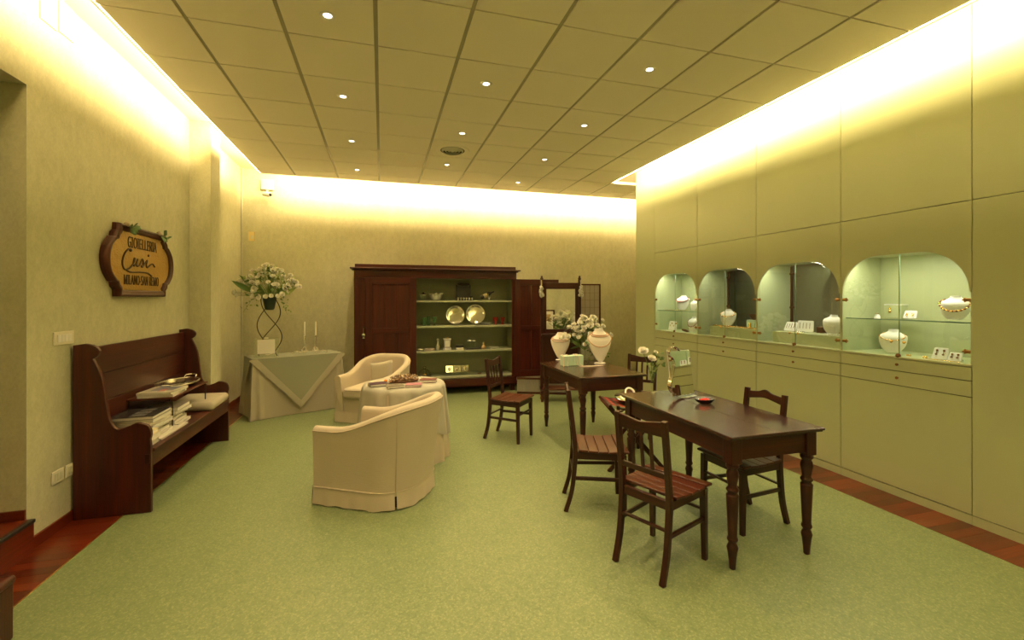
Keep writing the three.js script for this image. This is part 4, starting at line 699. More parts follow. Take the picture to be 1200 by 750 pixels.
// ---------------------------------------------------------------- wardrobe
{
  const zf = -7.29, t = thing('wardrobe', 'wide dark wooden wardrobe with open doors and green shelves inside', 'wardrobe', [0, 0, zf]);
  const x0 = -0.41, x1 = 2.19, oL = 0.53, oR = 2.11, yb = 0.245, yt = 1.885, dz = 0.50;
  const A = (name, x0, x1, y0, y1, z0, z1, g = 'x', m = M.ward, r = 0.004) => mesh(t, name, rbox(x1 - x0, y1 - y0, z1 - z0, r, (x0 + x1) / 2, (y0 + y1) / 2, (z0 + z1) / 2, g, 1), m);
  A('side', x0, x0 + 0.03, 0.1, 2.0, -dz, -0.025, 'y'); A('side', x1 - 0.03, x1, 0.1, 2.0, -dz, -0.025, 'y'); A('divider', oL - 0.05, oL - 0.02, 0.13, 1.98, -dz + 0.02, -0.025, 'y');
  A('stile', oR, x1, yb, yt, -0.025, 0, 'y'); A('stile', oL - 0.07, oL, yb, yt, -0.025, 0, 'y'); A('stile', x0, x0 + 0.06, yb, yt, -0.025, 0, 'y');
  A('bottom_rail', x0, x1, 0.125, yb, -0.03, 0.004); A('frieze', x0, x1, yt, 2.0, -0.03, 0);
  A('top_board', x0, x1, 1.985, 2.0, -dz, -0.03); A('top_box', x0 + 0.01, x1 - 0.01, 2.04, 2.095, -dz + 0.01, -0.01);
  mesh(t, 'cornice', merge([rbox(x1 - x0 + 0.05, 0.02, dz + 0.025, 0.004, (x0 + x1) / 2, 2.008, -dz / 2 + 0.0125), rbox(x1 - x0 + 0.12, 0.022, dz + 0.06, 0.008, (x0 + x1) / 2, 2.029, -dz / 2 + 0.03)]), M.ward);
  for (const x of [x0 + 0.05, (x0 + x1) / 2, x1 - 0.05]) mesh(t, 'foot', rbox(0.07, 0.13, 0.07, 0.006, x, 0.065, -0.09), M.ward); for (const x of [x0 + 0.05, x1 - 0.05]) mesh(t, 'foot', rbox(0.07, 0.13, 0.07, 0.006, x, 0.065, -dz + 0.06), M.ward);
  mesh(t, 'back_panel', box(x1 - x0 - 0.06, 1.86, 0.012, (x0 + x1) / 2, 1.055, -dz + 0.008), M.shelf);
  mesh(t, 'lining', merge([box(0.008, 1.74, dz - 0.05, oL - 0.014, 1.115, -dz / 2 - 0.01), box(0.008, 1.74, dz - 0.05, x1 - 0.036, 1.115, -dz / 2 - 0.01)]), M.shelf);
  for (const y of [1.53, 1.115, 0.71, 0.285]) mesh(t, 'shelf', rbox(x1 - 0.04 - oL + 0.008, 0.03, dz - 0.06, 0.003, (x1 - 0.04 + oL - 0.008) / 2, y - 0.015, -dz / 2 - 0.005), M.shelf, null, null, 'pale green painted shelf');
  // doors built flat in local x,y, hinged at x = 0
  const door = (parent, w, s) => {
    const g = new THREE.Group(); g.name = 'door'; parent.add(g); const h = yt - yb, st = 0.10, th = 0.024, mid = 1.06 - yb;
    const B = (name, a, b, c, d, gz = 0, gr = 'y', t2 = th) => mesh(g, name, rbox(b - a, d - c, t2, 0.003, s * (a + b) / 2, (c + d) / 2, gz, gr, 1), M.ward);
    B('stile', 0, st, 0, h); B('stile', w - st, w, 0, h); B('rail', st, w - st, 0, 0.11, 0, 'x'); B('rail', st, w - st, h - 0.10, h, 0, 'x'); B('rail', st, w - st, mid - 0.04, mid + 0.04, 0, 'x');
    const pw = (w - 2 * st) / 3; for (let i = 0; i < 3; i++) { B('panel_board', st + i * pw + 0.001, st + (i + 1) * pw - 0.001, 0.11, mid - 0.04, -0.003, 'y', 0.012); B('panel_board', st + i * pw + 0.001, st + (i + 1) * pw - 0.001, mid + 0.04, h - 0.10, -0.003, 'y', 0.012); }
    return g;
  };
  const closed = door(t, 0.87, 1); closed.position.set(x0 + 0.06, yb, -0.013); closed.name = 'closed_door';
  const fold = door(t, 0.765, -1); fold.position.set(oL - 0.01, yb, 0.03); fold.rotation.y = 0.02;
  mesh(fold, 'lock', merge([rbox(0.05, 0.012, 0.02, 0.004, -0.765, 0.86, 0.016), rbox(0.03, 0.022, 0.012, 0.004, -0.79, 0.88, 0.014)]), M.iron); mesh(fold, 'key_tassel', merge([rod([-0.79, 0.86, 0.03], [-0.79, 0.78, 0.03], 0.002), new THREE.SphereGeometry(0.026, 14, 10).translate(-0.79, 0.755, 0.03), new THREE.ConeGeometry(0.02, 0.03, 10).translate(-0.79, 0.722, 0.03)]), paperTone(0.35, 0.40, 0.22, 0.6), null, null, 'pale green key tassel');
  const right = door(t, 0.765, 1); right.position.set(2.15, yb, 0.025); right.rotation.y = -0.10;

  // ------------------------------------------------ things on the shelves
  const W = (px, y, z = -7.46) => [onZ(px, 400, z).x, y + 0.0015, z];
  const S1 = 1.53, S2 = 1.115, S3 = 0.71, S4 = 0.285;
  { const q = thing('glass_jar', 'small glass jar with a silver lid on the top wardrobe shelf', 'jar', W(496, S1)); mesh(q, 'jar', lathe([[0.05, 0], [0.05, 0.09], [0.046, 0.09], [0.046, 0.004]], 20), M.glass); mesh(q, 'lid', lathe([[0.052, 0.091], [0.05, 0.105], [0.02, 0.115], [0.012, 0.13], [0, 0.132]], 20), M.silver); }
  { const q = thing('silver_bowl', 'round silver bowl with an ornate rim on the top wardrobe shelf', 'bowl', W(511, S1)); mesh(q, 'bowl', lathe([[0.05, 0], [0.08, 0.02], [0.108, 0.07], [0.112, 0.10], [0.106, 0.10], [0.075, 0.025], [0, 0.012]], 28), M.silverR); for (let i = 0; i < 8; i++) mesh(q, 'rim_ornament', new THREE.SphereGeometry(0.017, 10, 8).translate(0.105 * Math.cos(i * 0.785), 0.108, 0.105 * Math.sin(i * 0.785)), M.silver); }
  for (const px of [524, 529]) { const q = single('glass_tumbler', 'small clear tumbler beside the black casket on the top wardrobe shelf', 'glass', lathe([[0.02, 0], [0.028, 0.05], [0.026, 0.05], [0.018, 0.004], [0, 0.003]], 16), M.glass, W(px, S1), null, 'tumblers on the top wardrobe shelf'); }
  { const q = thing('cutlery_casket', 'open black casket with a silver-edged lid on the top wardrobe shelf', 'casket', W(544, S1, -7.50)); mesh(q, 'box', rbox(0.26, 0.07, 0.16, 0.006, 0, 0.035, 0), M.black); mesh(q, 'lid', rbox(0.25, 0.20, 0.02, 0.006), M.black, [0, 0.165, -0.075], [-0.15, 0, 0]); mesh(q, 'lid_edge', rbox(0.21, 0.04, 0.03, 0.006), M.silver, [0, 0.262, -0.075], [-0.8, 0, 0], 'bright silver edge strip'); }
  for (let i = 0; i < 6; i++) single('silver_salt_cellar', 'small silver cellar in the row before the black casket', 'cellar', lathe([[0.008, 0], [0.012, 0.004], [0.006, 0.012], [0.016, 0.03], [0.018, 0.045], [0.014, 0.045], [0.004, 0.02]], 14), M.silver, [W(544, S1)[0] - 0.115 + i * 0.046, S1 + 0.0015, -7.37], null, 'silver cellars before the black casket');
  { const q = thing('wine_bottle', 'dark bottle lying tilted in a silver holder on the top wardrobe shelf', 'bottle', W(571, S1, -7.44)); mesh(q, 'bottle', orient(lathe([[0, 0], [0.034, 0.004], [0.036, 0.15], [0.03, 0.17], [0.013, 0.20], [0.013, 0.25], [0, 0.252]], 20), V(-0.11, 0.045, 0), V(0.10, 0.14, 0)), M.black); mesh(q, 'holder', merge([lathe([[0.04, 0], [0.042, 0.004], [0.02, 0.02], [0.03, 0.05]], 20).translate(0.03, 0, 0), new THREE.TorusGeometry(0.042, 0.005, 8, 24).rotateY(1.2).translate(0.03, 0.09, 0)]), M.silver); mesh(q, 'label', orient(lathe([[0.0368, 0.05], [0.0368, 0.12]], 20), V(-0.11, 0.045, 0), V(0.10, 0.14, 0)), paperTone(0.5, 0.4, 0.2)); }
  { const q = thing('glass_decanter', 'clear glass decanter with a stopper on the top wardrobe shelf', 'decanter', W(584, S1)); mesh(q, 'body', lathe([[0.04, 0], [0.055, 0.01], [0.055, 0.05], [0.015, 0.09], [0.012, 0.13], [0.018, 0.14]], 20), M.glass); mesh(q, 'stopper', new THREE.SphereGeometry(0.016, 14, 10).translate(0, 0.158, 0), M.glass); }
  // second shelf
  single('green_glass_vase', 'green glass beaker at the hinge end of the second wardrobe shelf', 'vase', lathe([[0.03, 0], [0.034, 0.13], [0.031, 0.13], [0.026, 0.006], [0, 0.005]], 20), M.green, W(497, S2)); single('green_glass_vase', 'taller green glass beaker on the second wardrobe shelf', 'vase', lathe([[0.028, 0], [0.034, 0.15], [0.031, 0.15], [0.024, 0.006], [0, 0.005]], 20), M.green, W(502, S2, -7.50));
  single('green_goblet', 'green glass goblet on a stem on the second wardrobe shelf', 'goblet', lathe([[0.032, 0], [0.03, 0.004], [0.006, 0.012], [0.006, 0.05], [0.03, 0.08], [0.042, 0.14], [0.039, 0.14], [0.026, 0.084], [0, 0.06]], 20), M.green, W(509, S2));
  for (const [px, R, z, lab] of [[533.5, 0.155, -7.50, 'round silver plate on an easel next to the green goblet'], [557, 0.165, -7.55, 'larger round silver plate on an easel next to the dish stack']]) {
    const q = thing('silver_plate', lab, 'plate', W(px, S2, z)); const g = lathe([[0, 0], [R * 0.72, 0.002], [R * 0.8, 0.012], [R, 0.022], [R, 0.026], [R * 0.8, 0.017], [R * 0.7, 0.007], [0, 0.005]], 48); g.rotateX(Math.PI / 2 - 0.16); mesh(q, 'plate', g, M.silver, [0, R + 0.012, 0]);
    mesh(q, 'easel', merge([bar([-0.06, 0, 0.05], [-0.05, 0.05, 0.0], 0.008), bar([0.06, 0, 0.05], [0.05, 0.05, 0.0], 0.008), bar([0, 0, -0.07], [0, 0.16, -0.035], 0.008), bar([-0.06, 0.006, 0.05], [0.06, 0.006, 0.05], 0.008)]), M.shelf);
  }
  for (let i = 0; i < 3; i++) single('small_dish', 'small silver-rimmed dish stacked by the red glasses', 'dish', lathe([[0, 0], [0.06, 0.001], [0.095, 0.013], [0.095, 0.016], [0.06, 0.006], [0, 0.005]], 28), M.silverR, W(570, S2 + i * 0.014), null, 'dishes stacked by the red glasses');
  for (const px of [580.5, 589]) single('red_goblet', 'ruby red glass goblet on the second wardrobe shelf', 'goblet', lathe([[0.028, 0], [0.028, 0.004], [0.018, 0.02], [0.02, 0.045], [0.036, 0.075], [0.038, 0.125], [0.035, 0.125], [0.03, 0.075], [0, 0.05]], 20), M.red, W(px, S2), null, 'ruby goblets on the second wardrobe shelf');
  // third shelf
  { const q = thing('shell_dish', 'lumpy silver shell dish at the end of the third wardrobe shelf', 'dish', W(493, S3)); mesh(q, 'dish', lathe([[0.03, 0], [0.055, 0.015], [0.065, 0.025], [0.05, 0.022], [0, 0.01]], 24), M.silverR); for (let i = 0; i < 7; i++) mesh(q, 'pebble', new THREE.IcosahedronGeometry(0.017, 1).translate(0.03 * Math.cos(i * 0.9), 0.028, 0.03 * Math.sin(i * 0.9)), M.silver); }
  single('pink_case', 'flat pink-beige case on the third wardrobe shelf', 'case', rbox(0.15, 0.035, 0.10, 0.006, 0, 0.0175, 0), paperTone(0.42, 0.34, 0.28, 0.4), W(503, S3, -7.42));
  { const q = thing('figurine', 'slim silver bird figurine on the third wardrobe shelf', 'figurine', W(513, S3)); mesh(q, 'body', lathe([[0.018, 0], [0.03, 0.02], [0.034, 0.06], [0.018, 0.09], [0.01, 0.13], [0.012, 0.15], [0, 0.152]], 18), M.silverR); mesh(q, 'head', merge([new THREE.SphereGeometry(0.022, 14, 10).translate(0, 0.17, 0.004), new THREE.ConeGeometry(0.008, 0.03, 8).rotateX(1.57).translate(0, 0.17, 0.035)]), M.silver); }
  { const q = thing('table_lantern', 'white lantern-shaped table clock on the third wardrobe shelf', 'clock', W(524, S3)); mesh(q, 'base', rbox(0.13, 0.03, 0.09, 0.005, 0, 0.015, 0), M.white); mesh(q, 'body', extZ(shapeOf([[-0.045, 0.03], [0.045, 0.03], [0.058, 0.17], [-0.058, 0.17]]), 0.07, 0.004), paperTone(0.50, 0.46, 0.42)); mesh(q, 'face', box(0.07, 0.10, 0.002, 0, 0.105, 0.036), M.white); mesh(q, 'roof', rbox(0.128, 0.016, 0.085, 0.005, 0, 0.178, 0), M.white); mesh(q, 'finial', new THREE.SphereGeometry(0.014, 12, 10).translate(0, 0.198, 0), M.gold); }
  { const q = thing('jewel_case', 'small dark lidded case lined in white on the third wardrobe shelf', 'case', W(538.5, S3)); mesh(q, 'tray', rbox(0.125, 0.03, 0.09, 0.004, 0, 0.015, 0), M.paperW); mesh(q, 'lid', rbox(0.128, 0.03, 0.09, 0.006, 0, 0.052, -0.012), M.black); mesh(q, 'hinge_strip', box(0.12, 0.012, 0.01, 0, 0.033, -0.04), M.bronze); }
  single('black_tray', 'flat black tray under the clear casket on the third wardrobe shelf', 'tray', rbox(0.30, 0.018, 0.14, 0.005, 0, 0.009, 0), M.black, W(556, S3, -7.44));
  { const q = thing('clear_casket', 'clear casket with silver lid edges on the third wardrobe shelf', 'casket', W(552, S3 + 0.0185, -7.45)); mesh(q, 'body', rbox(0.16, 0.12, 0.10, 0.01, 0, 0.06, 0), M.glass); mesh(q, 'lid', rbox(0.062, 0.014, 0.10, 0.004, -0.04, 0.128, 0), M.silver); mesh(q, 'lid', rbox(0.062, 0.014, 0.10, 0.004, 0.04, 0.128, 0), M.silver); }
  { const q = thing('perfume_bottle', 'round perfume bottle with amber liquid on the third wardrobe shelf', 'bottle', W(566.5, S3, -7.38)); mesh(q, 'bottle', lathe([[0.025, 0], [0.036, 0.012], [0.038, 0.04], [0.022, 0.065], [0.01, 0.075], [0.01, 0.09]], 20), paperTone(0.45, 0.3, 0.15, 0.1)); mesh(q, 'stopper', new THREE.SphereGeometry(0.016, 14, 10).translate(0, 0.103, 0), M.silver); }
  single('oblong_tray', 'narrow oblong silver tray on the third wardrobe shelf', 'tray', rbox(0.16, 0.03, 0.07, 0.008, 0, 0.015, 0), M.silverR, W(579, S3)); single('bud_vase', 'slim clear bud vase on the third wardrobe shelf', 'vase', lathe([[0.022, 0], [0.022, 0.02], [0.006, 0.03], [0.008, 0.13], [0.012, 0.145], [0.010, 0.145], [0.005, 0.05]], 16), M.glass, W(588.5, S3));
  // bottom shelf
  { const q = thing('wire_cloche', 'domed wire cloche over a brass dish on the bottom wardrobe shelf', 'cloche', W(497.5, S4)); const L = []; for (let i = 0; i < 10; i++) { const a = i * 0.628; const pts = []; for (let k = 0; k <= 8; k++) { const e = k / 8 * 1.57; pts.push(V(0.105 * Math.cos(e) * Math.cos(a), 0.02 + 0.10 * Math.sin(e), 0.105 * Math.cos(e) * Math.sin(a))); } L.push(tube(pts, 0.0016, 14, 4)); } L.push(new THREE.TorusGeometry(0.105, 0.003, 6, 32).rotateX(Math.PI / 2).translate(0, 0.02, 0)); mesh(q, 'dome', merge(L), M.iron); mesh(q, 'ring', new THREE.TorusGeometry(0.022, 0.004, 8, 20).translate(0, 0.145, 0), M.iron); mesh(q, 'dish', lathe([[0.09, 0], [0.10, 0.012], [0.085, 0.006], [0, 0.006]], 28), M.silverR); mesh(q, 'knob', new THREE.SphereGeometry(0.022, 14, 10).translate(0, 0.04, 0.02), M.gold); }
  { const q = thing('triple_frame', 'row of three embossed silver frames on a stand on the bottom shelf', 'frame', W(535.5, S4)); mesh(q, 'stand', rbox(0.30, 0.04, 0.09, 0.005, 0.02, 0.02, 0), M.glass); for (let i = 0; i < 3; i++) { const f = mesh(q, 'frame', rbox(0.125, 0.115, 0.014, 0.004), M.silver, [-0.13 + i * 0.13, 0.105, 0.02], [-0.28 + i * 0.05, 0.12 * (1 - i), 0]); mesh(f, 'boss', new THREE.SphereGeometry(0.03, 16, 10).scale(1, 1.1, 0.3).translate(0, 0, 0.008), M.silver); } }
  single('coiled_bracelet', 'dark coiled bracelet lying on the bottom wardrobe shelf', 'bracelet', new THREE.TorusGeometry(0.035, 0.006, 8, 24).rotateX(1.3).translate(0, 0.012, 0), M.bronze, W(562, S4, -7.45));
}
// ---------------------------------------------------------------- dressing mirror stand, hanging bunches, screen, reeded panel
{
  const zc = -6.42, xc = 2.635, t = thing('dressing_mirror', 'tall dark wooden dressing stand with a framed mirror and turned feet', 'mirror', [xc, 0, zc], -0.285);
  for (const s of [-1, 1]) { mesh(t, 'upright', merge([rbox(0.045, 1.72, 0.045, 0.006, s * 0.29, 0.99, 0, 'y'), lathe([[0.02, 1.85], [0.026, 1.865], [0.014, 1.885], [0.018, 1.90], [0, 1.915]], 16).translate(s * 0.29, 0, 0)]), M.dark); mesh(t, 'foot', lathe([[0.018, 0], [0.022, 0.03], [0.034, 0.06], [0.028, 0.085], [0.022, 0.095], [0.034, 0.115], [0.03, 0.14]], 18).translate(s * 0.29, 0, 0.12), M.mid); mesh(t, 'foot_bar', rbox(0.05, 0.05, 0.36, 0.012, s * 0.29, 0.155, 0, 'z'), M.dark); }
  mesh(t, 'lower_shelf', rbox(0.56, 0.025, 0.28, 0.005, 0, 0.19, 0), M.mid); mesh(t, 'back_board', rbox(0.54, 0.74, 0.016, 0.003, 0, 0.62, -0.02, 'y'), M.dark); mesh(t, 'ledge', rbox(0.60, 0.03, 0.16, 0.006, 0, 1.005, 0.02), M.dark);
  const y0 = 1.03, y1 = 1.80, fw = 0.062;
  mesh(t, 'mirror_frame', merge([rbox(0.54, fw, 0.035, 0.006, 0, y0 + fw / 2, 0.012), rbox(0.54, 0.095, 0.035, 0.006, 0, y1 - 0.0475, 0.012), rbox(0.05, y1 - y0, 0.035, 0.006, -0.245, (y0 + y1) / 2, 0.012, 'y'), rbox(0.05, y1 - y0, 0.035, 0.006, 0.245, (y0 + y1) / 2, 0.012, 'y')]), M.dark);
  mesh(t, 'mirror_glass', box(0.45, y1 - y0 - 0.12, 0.006, 0, (y0 + y1) / 2 - 0.012, 0.012), M.mirror);
  const up = (lx, y) => V(lx, y, 0.045).applyAxisAngle(V(0, 1, 0), -0.285).add(V(xc, 0, zc));
  [[-0.30, 'pale dried bunch hanging on the mirror post nearer the wardrobe'], [0.30, 'pale dried bunch hanging on the mirror post nearer the lattice screen']].forEach(([lx, lab], k) => {
    const b = thing('dried_bunch', lab, 'ornament', up(lx, 1.84).toArray());
    mesh(b, 'cord', tube([[0, 0.0, 0], [0.004, -0.05, 0], [0, -0.10, 0.0]], 0.009, 10, 8), paperTone(0.45, 0.44, 0.36, 0.8)); const L = []; seed = 90 + k; for (let i = 0; i < 16; i++) L.push(new THREE.IcosahedronGeometry(rr(0.013, 0.022), 1).scale(1, 1.5, 1).rotateZ(rr(-0.6, 0.6)).translate(rr(-0.025, 0.025) * (0.5 + i / 16), -0.10 - i * 0.0095, rr(-0.015, 0.02))); mesh(b, 'seed_heads', merge(L), paperTone(0.50, 0.49, 0.40, 0.8));
  });
}
{ // two-panel lattice screen near the back wall
  const t = thing('folding_screen', 'folding lattice screen with pale paper panes in dark frames near the back wall', 'screen', [3.46, 0, -7.52]);
  for (const [cx, turn] of [[-0.21, 0.25], [0.20, -0.22]]) {
    const g = new THREE.Group(); g.name = 'leaf_panel'; t.add(g); g.position.set(cx, 0, 0); g.rotation.y = turn; const w = 0.40, h = 1.83;
    for (const s of [-1, 1]) mesh(g, 'frame', rbox(0.026, h, 0.026, 0.003, s * (w / 2 - 0.013), h / 2, 0, 'y', 1), M.ward); for (const y of [0.05, h - 0.013]) mesh(g, 'frame', rbox(w - 0.05, 0.026, 0.026, 0.003, 0, y, 0, 'x', 1), M.ward);
    for (let i = 1; i < 4; i++) mesh(g, 'lattice_bar', box(0.006, h - 0.09, 0.01, -w / 2 + 0.026 + i * (w - 0.052) / 4, h / 2 + 0.02, 0.002, 'y'), paperTone(0.25, 0.2, 0.15)); for (let i = 1; i < 13; i++) mesh(g, 'lattice_bar', box(w - 0.05, 0.006, 0.01, 0, 0.06 + i * (h - 0.09) / 13, 0.003), paperTone(0.25, 0.2, 0.15));
    mesh(g, 'paper_pane', box(w - 0.05, h - 0.08, 0.002, 0, h / 2 + 0.018, -0.004), std({ color: lin(0.42, 0.38, 0.32), roughness: 0.9 }));
  }
}
{
  const a = onY(606, 461, 0), b = onY(666, 462.5, 0), L = a.distanceTo(b), c = a.clone().add(b).multiplyScalar(0.5), t = thing('reeded_panel', 'low pale reeded panel in a dark frame standing under the open wardrobe door', 'panel', [c.x, 0, c.z], Math.atan2(-(b.z - a.z), b.x - a.x));
  mesh(t, 'frame', rbox(L, 0.035, 0.03, 0.004, 0, 0.0175, 0), M.ward); mesh(t, 'frame', rbox(L, 0.03, 0.03, 0.004, 0, 0.25, 0), M.ward);
  const n = 34, gg = rod([0, 0.035, 0], [0, 0.236, 0], L / n / 2 * 0.96, L / n / 2 * 0.96, 8), m = paperTone(0.34, 0.32, 0.26, 0.8); for (let i = 0; i < n; i++) mesh(t, 'reed', gg, m, [-L / 2 + (i + 0.5) * L / n, 0, 0]);
}
// ---------------------------------------------------------------- necklace busts
function bustShape(h, wide = 0.62, round = false) {
  const tt = [0, 0.08, 0.3, 0.5, 0.64, 0.72, 0.78, 0.84, 0.89, 0.94, 1], ww = [0.14, 0.34, 0.66, 0.89, 0.98, 1.0, 0.91, 0.70, 0.51, 0.38, 0.34].map((v, i) => round ? [0.36, 0.60, 0.88, 0.98, 1, 0.97, 0.86, 0.62, 0.44, 0.36, 0.35][i] : v), fd = [0.04, 0.05, 0.09, 0.12, 0.14, 0.13, 0.12, 0.11, 0.10, 0.10, 0.11].map((v, i) => round ? [0.05, 0.08, 0.15, 0.2, 0.22, 0.2, 0.17, 0.13, 0.11, 0.11, 0.12][i] : v), bd = round ? [0.06, 0.07, 0.08, 0.08, 0.08, 0.08, 0.08, 0.09, 0.1, 0.1, 0.11] : [0.03, 0.03, 0.03, 0.03, 0.03, 0.035, 0.05, 0.08, 0.1, 0.1, 0.11];
  const I = (a, t) => { let i = 0; while (i < tt.length - 2 && t > tt[i + 1]) i++; const k = (t - tt[i]) / (tt[i + 1] - tt[i]); const p0 = a[Math.max(0, i - 1)], p1 = a[i], p2 = a[i + 1], p3 = a[Math.min(a.length - 1, i + 2)]; return p1 + 0.5 * k * (p2 - p0 + k * (2 * p0 - 5 * p1 + 4 * p2 - p3 + k * (3 * (p1 - p2) + p3 - p0))) * 0.999; };
  const S = (t, a, off = 0) => { const w = I(ww, t) * h * wide / 2 + off, s = Math.sin(a), d = (s > 0 ? I(fd, t) : I(bd, t)) * h + off; return V(w * Math.cos(a), 0.05 * h + t * h * 0.95, d * s - 0.16 * h * (t - 0.3)); };
  const g = grid(32, 30, (u, v) => { const p = S(v, u * Math.PI * 2); return [p.x, p.y, p.z, u, v]; }, true);
  const c = S(1, 0).y, cap = new THREE.CircleGeometry(1, 32).rotateX(-Math.PI / 2); { const p = cap.attributes.position; for (let i = 1; i < p.count; i++) { const a = -(i - 1) / 32 * Math.PI * 2, q = S(1, ((a % 6.28319) + 6.28319) % 6.28319); p.setXYZ(i, q.x, q.y, q.z); } const q0 = S(1, Math.PI / 2), q1 = S(1, -Math.PI / 2); p.setXYZ(0, 0, c + 0.004 * h, (q0.z + q1.z) / 2); cap.computeVertexNormals(); }
  const idx = g.index.array; for (let i = 0; i < idx.length; i += 3) { const q = idx[i]; idx[i] = idx[i + 1]; idx[i + 1] = q; } g.computeVertexNormals();
  return { S, geo: merge([g, cap]) };
}
function bust(label, pos, turn, h, wide, mat, base = true) {
  const b = bustShape(h, wide, !base), t = thing('necklace_bust', label, 'bust', pos, turn);
  mesh(t, 'torso', b.geo, mat); if (base) mesh(t, 'base', merge([lathe([[0, 0], [0.14 * h, 0.001], [0.15 * h, 0.012 * h], [0.13 * h, 0.03 * h], [0.04 * h, 0.035 * h]], 28).scale(1.15, 1, 0.8), lathe([[0.05 * h, 0.03 * h], [0.045 * h, 0.14 * h]], 16)]), mat);
  t.S = b.S; return t;
}
function necklace(bst, label, t0, drop, n, r, mat, every, mat2) {
  const pts = [], o = thing('necklace', label, 'necklace', bst.position.toArray(), bst.rotation.y), N = 60;
  for (let i = 0; i <= N; i++) { const s = i / N * 2 - 1, a = Math.PI / 2 - s * 1.35, t = t0 - drop * Math.pow(1 - Math.pow(Math.abs(s), 2.2), 0.8); pts.push(bst.S(t, a, r * 0.9)); }
  const c = new THREE.CatmullRomCurve3(pts), A = [], B = []; for (let i = 0; i < n; i++) { const p = c.getPointAt(i / (n - 1)); (mat2 && i % every === 0 ? B : A).push(new THREE.IcosahedronGeometry(r * (mat2 && i % every === 0 ? 1.5 : 1), 1).translate(p.x, p.y, p.z)); }
  mesh(o, 'beads', merge(A), mat); if (B.length) mesh(o, 'stones', merge(B), mat2); return o;
}
const onTable = (px, py) => onY(px, py, TH + 0.0015);
{
  const b1 = bust('smaller white necklace bust behind the mint box on the wooden table', onTable(656.5, 422).toArray(), -0.45, 0.345, 0.70, M.bust);
  for (const [t0, d, l] of [[0.86, 0.13, 'upper strand of small pearls on the smaller bust'], [0.82, 0.16, 'lower strand of small pearls on the smaller bust']]) necklace(b1, l, t0, d, 56, 0.005, M.coral);
  const b2 = bust('taller white necklace bust beside the white flowers on the wooden table', onTable(703, 426).toArray(), -0.15, 0.415, 0.72, M.bust);
  for (const [t0, d, l] of [[0.90, 0.10, 'highest of the pearl strands at the neck of the taller bust'], [0.875, 0.115, 'second pearl strand at the neck of the taller bust'], [0.82, 0.36, 'long pearl strand hanging low on the taller bust']]) necklace(b2, l, t0, d, d > 0.2 ? 84 : 56, 0.006, M.coral);
}
{ // mint box with pearl strands
  const p = onTable(670, 428), t = thing('mint_box', 'pale mint green display box with pearl strands laid over it', 'box', p.toArray(), -0.03);
  mesh(t, 'box', rbox(0.125, 0.115, 0.10, 0.005, -0.063, 0.0575, 0), M.mint); mesh(t, 'box', rbox(0.125, 0.118, 0.095, 0.005, 0.063, 0.059, 0.003), M.mint);
  const strand = (pts, r, lab) => { const c = new THREE.CatmullRomCurve3(pts.map(q => V(...q))), n = Math.round(c.getLength() / (2 * r)), L = []; for (let i = 0; i <= n; i++) { const q = c.getPointAt(i / n); L.push(new THREE.IcosahedronGeometry(r, 1).translate(q.x, q.y, q.z)); } single('pearl_strand', lab, 'necklace', merge(L), M.pearl, p.toArray(), [0, -0.03, 0]); };
  for (const x of [-0.115, -0.065]) strand([[x, 0.121, -0.03], [x, 0.122, 0.03], [x - 0.004, 0.10, 0.057], [x - 0.008, 0.05, 0.06], [x - 0.012, 0.012, 0.065], [x - 0.02, 0.0055, 0.09]], 0.006, x < -0.1 ? 'pearl strand hanging at the outer edge of the mint box' : 'pearl strand hanging down the middle of the mint box');
  strand([[0.03, 0.124, -0.03], [0.03, 0.125, 0.03], [0.03, 0.1, 0.06], [0.035, 0.04, 0.064], [0.05, 0.0055, 0.10], [0.11, 0.0055, 0.15], [0.22, 0.0055, 0.17], [0.33, 0.0055, 0.14]], 0.0052, 'long pearl strand trailing from the mint box along the table');
  strand([[0.06, 0.124, -0.03], [0.06, 0.125, 0.03], [0.062, 0.1, 0.06], [0.068, 0.04, 0.066], [0.085, 0.0055, 0.10], [0.14, 0.0055, 0.135], [0.23, 0.0055, 0.15], [0.32, 0.0055, 0.125]], 0.0052, 'second pearl strand trailing beside the long one on the table');
}
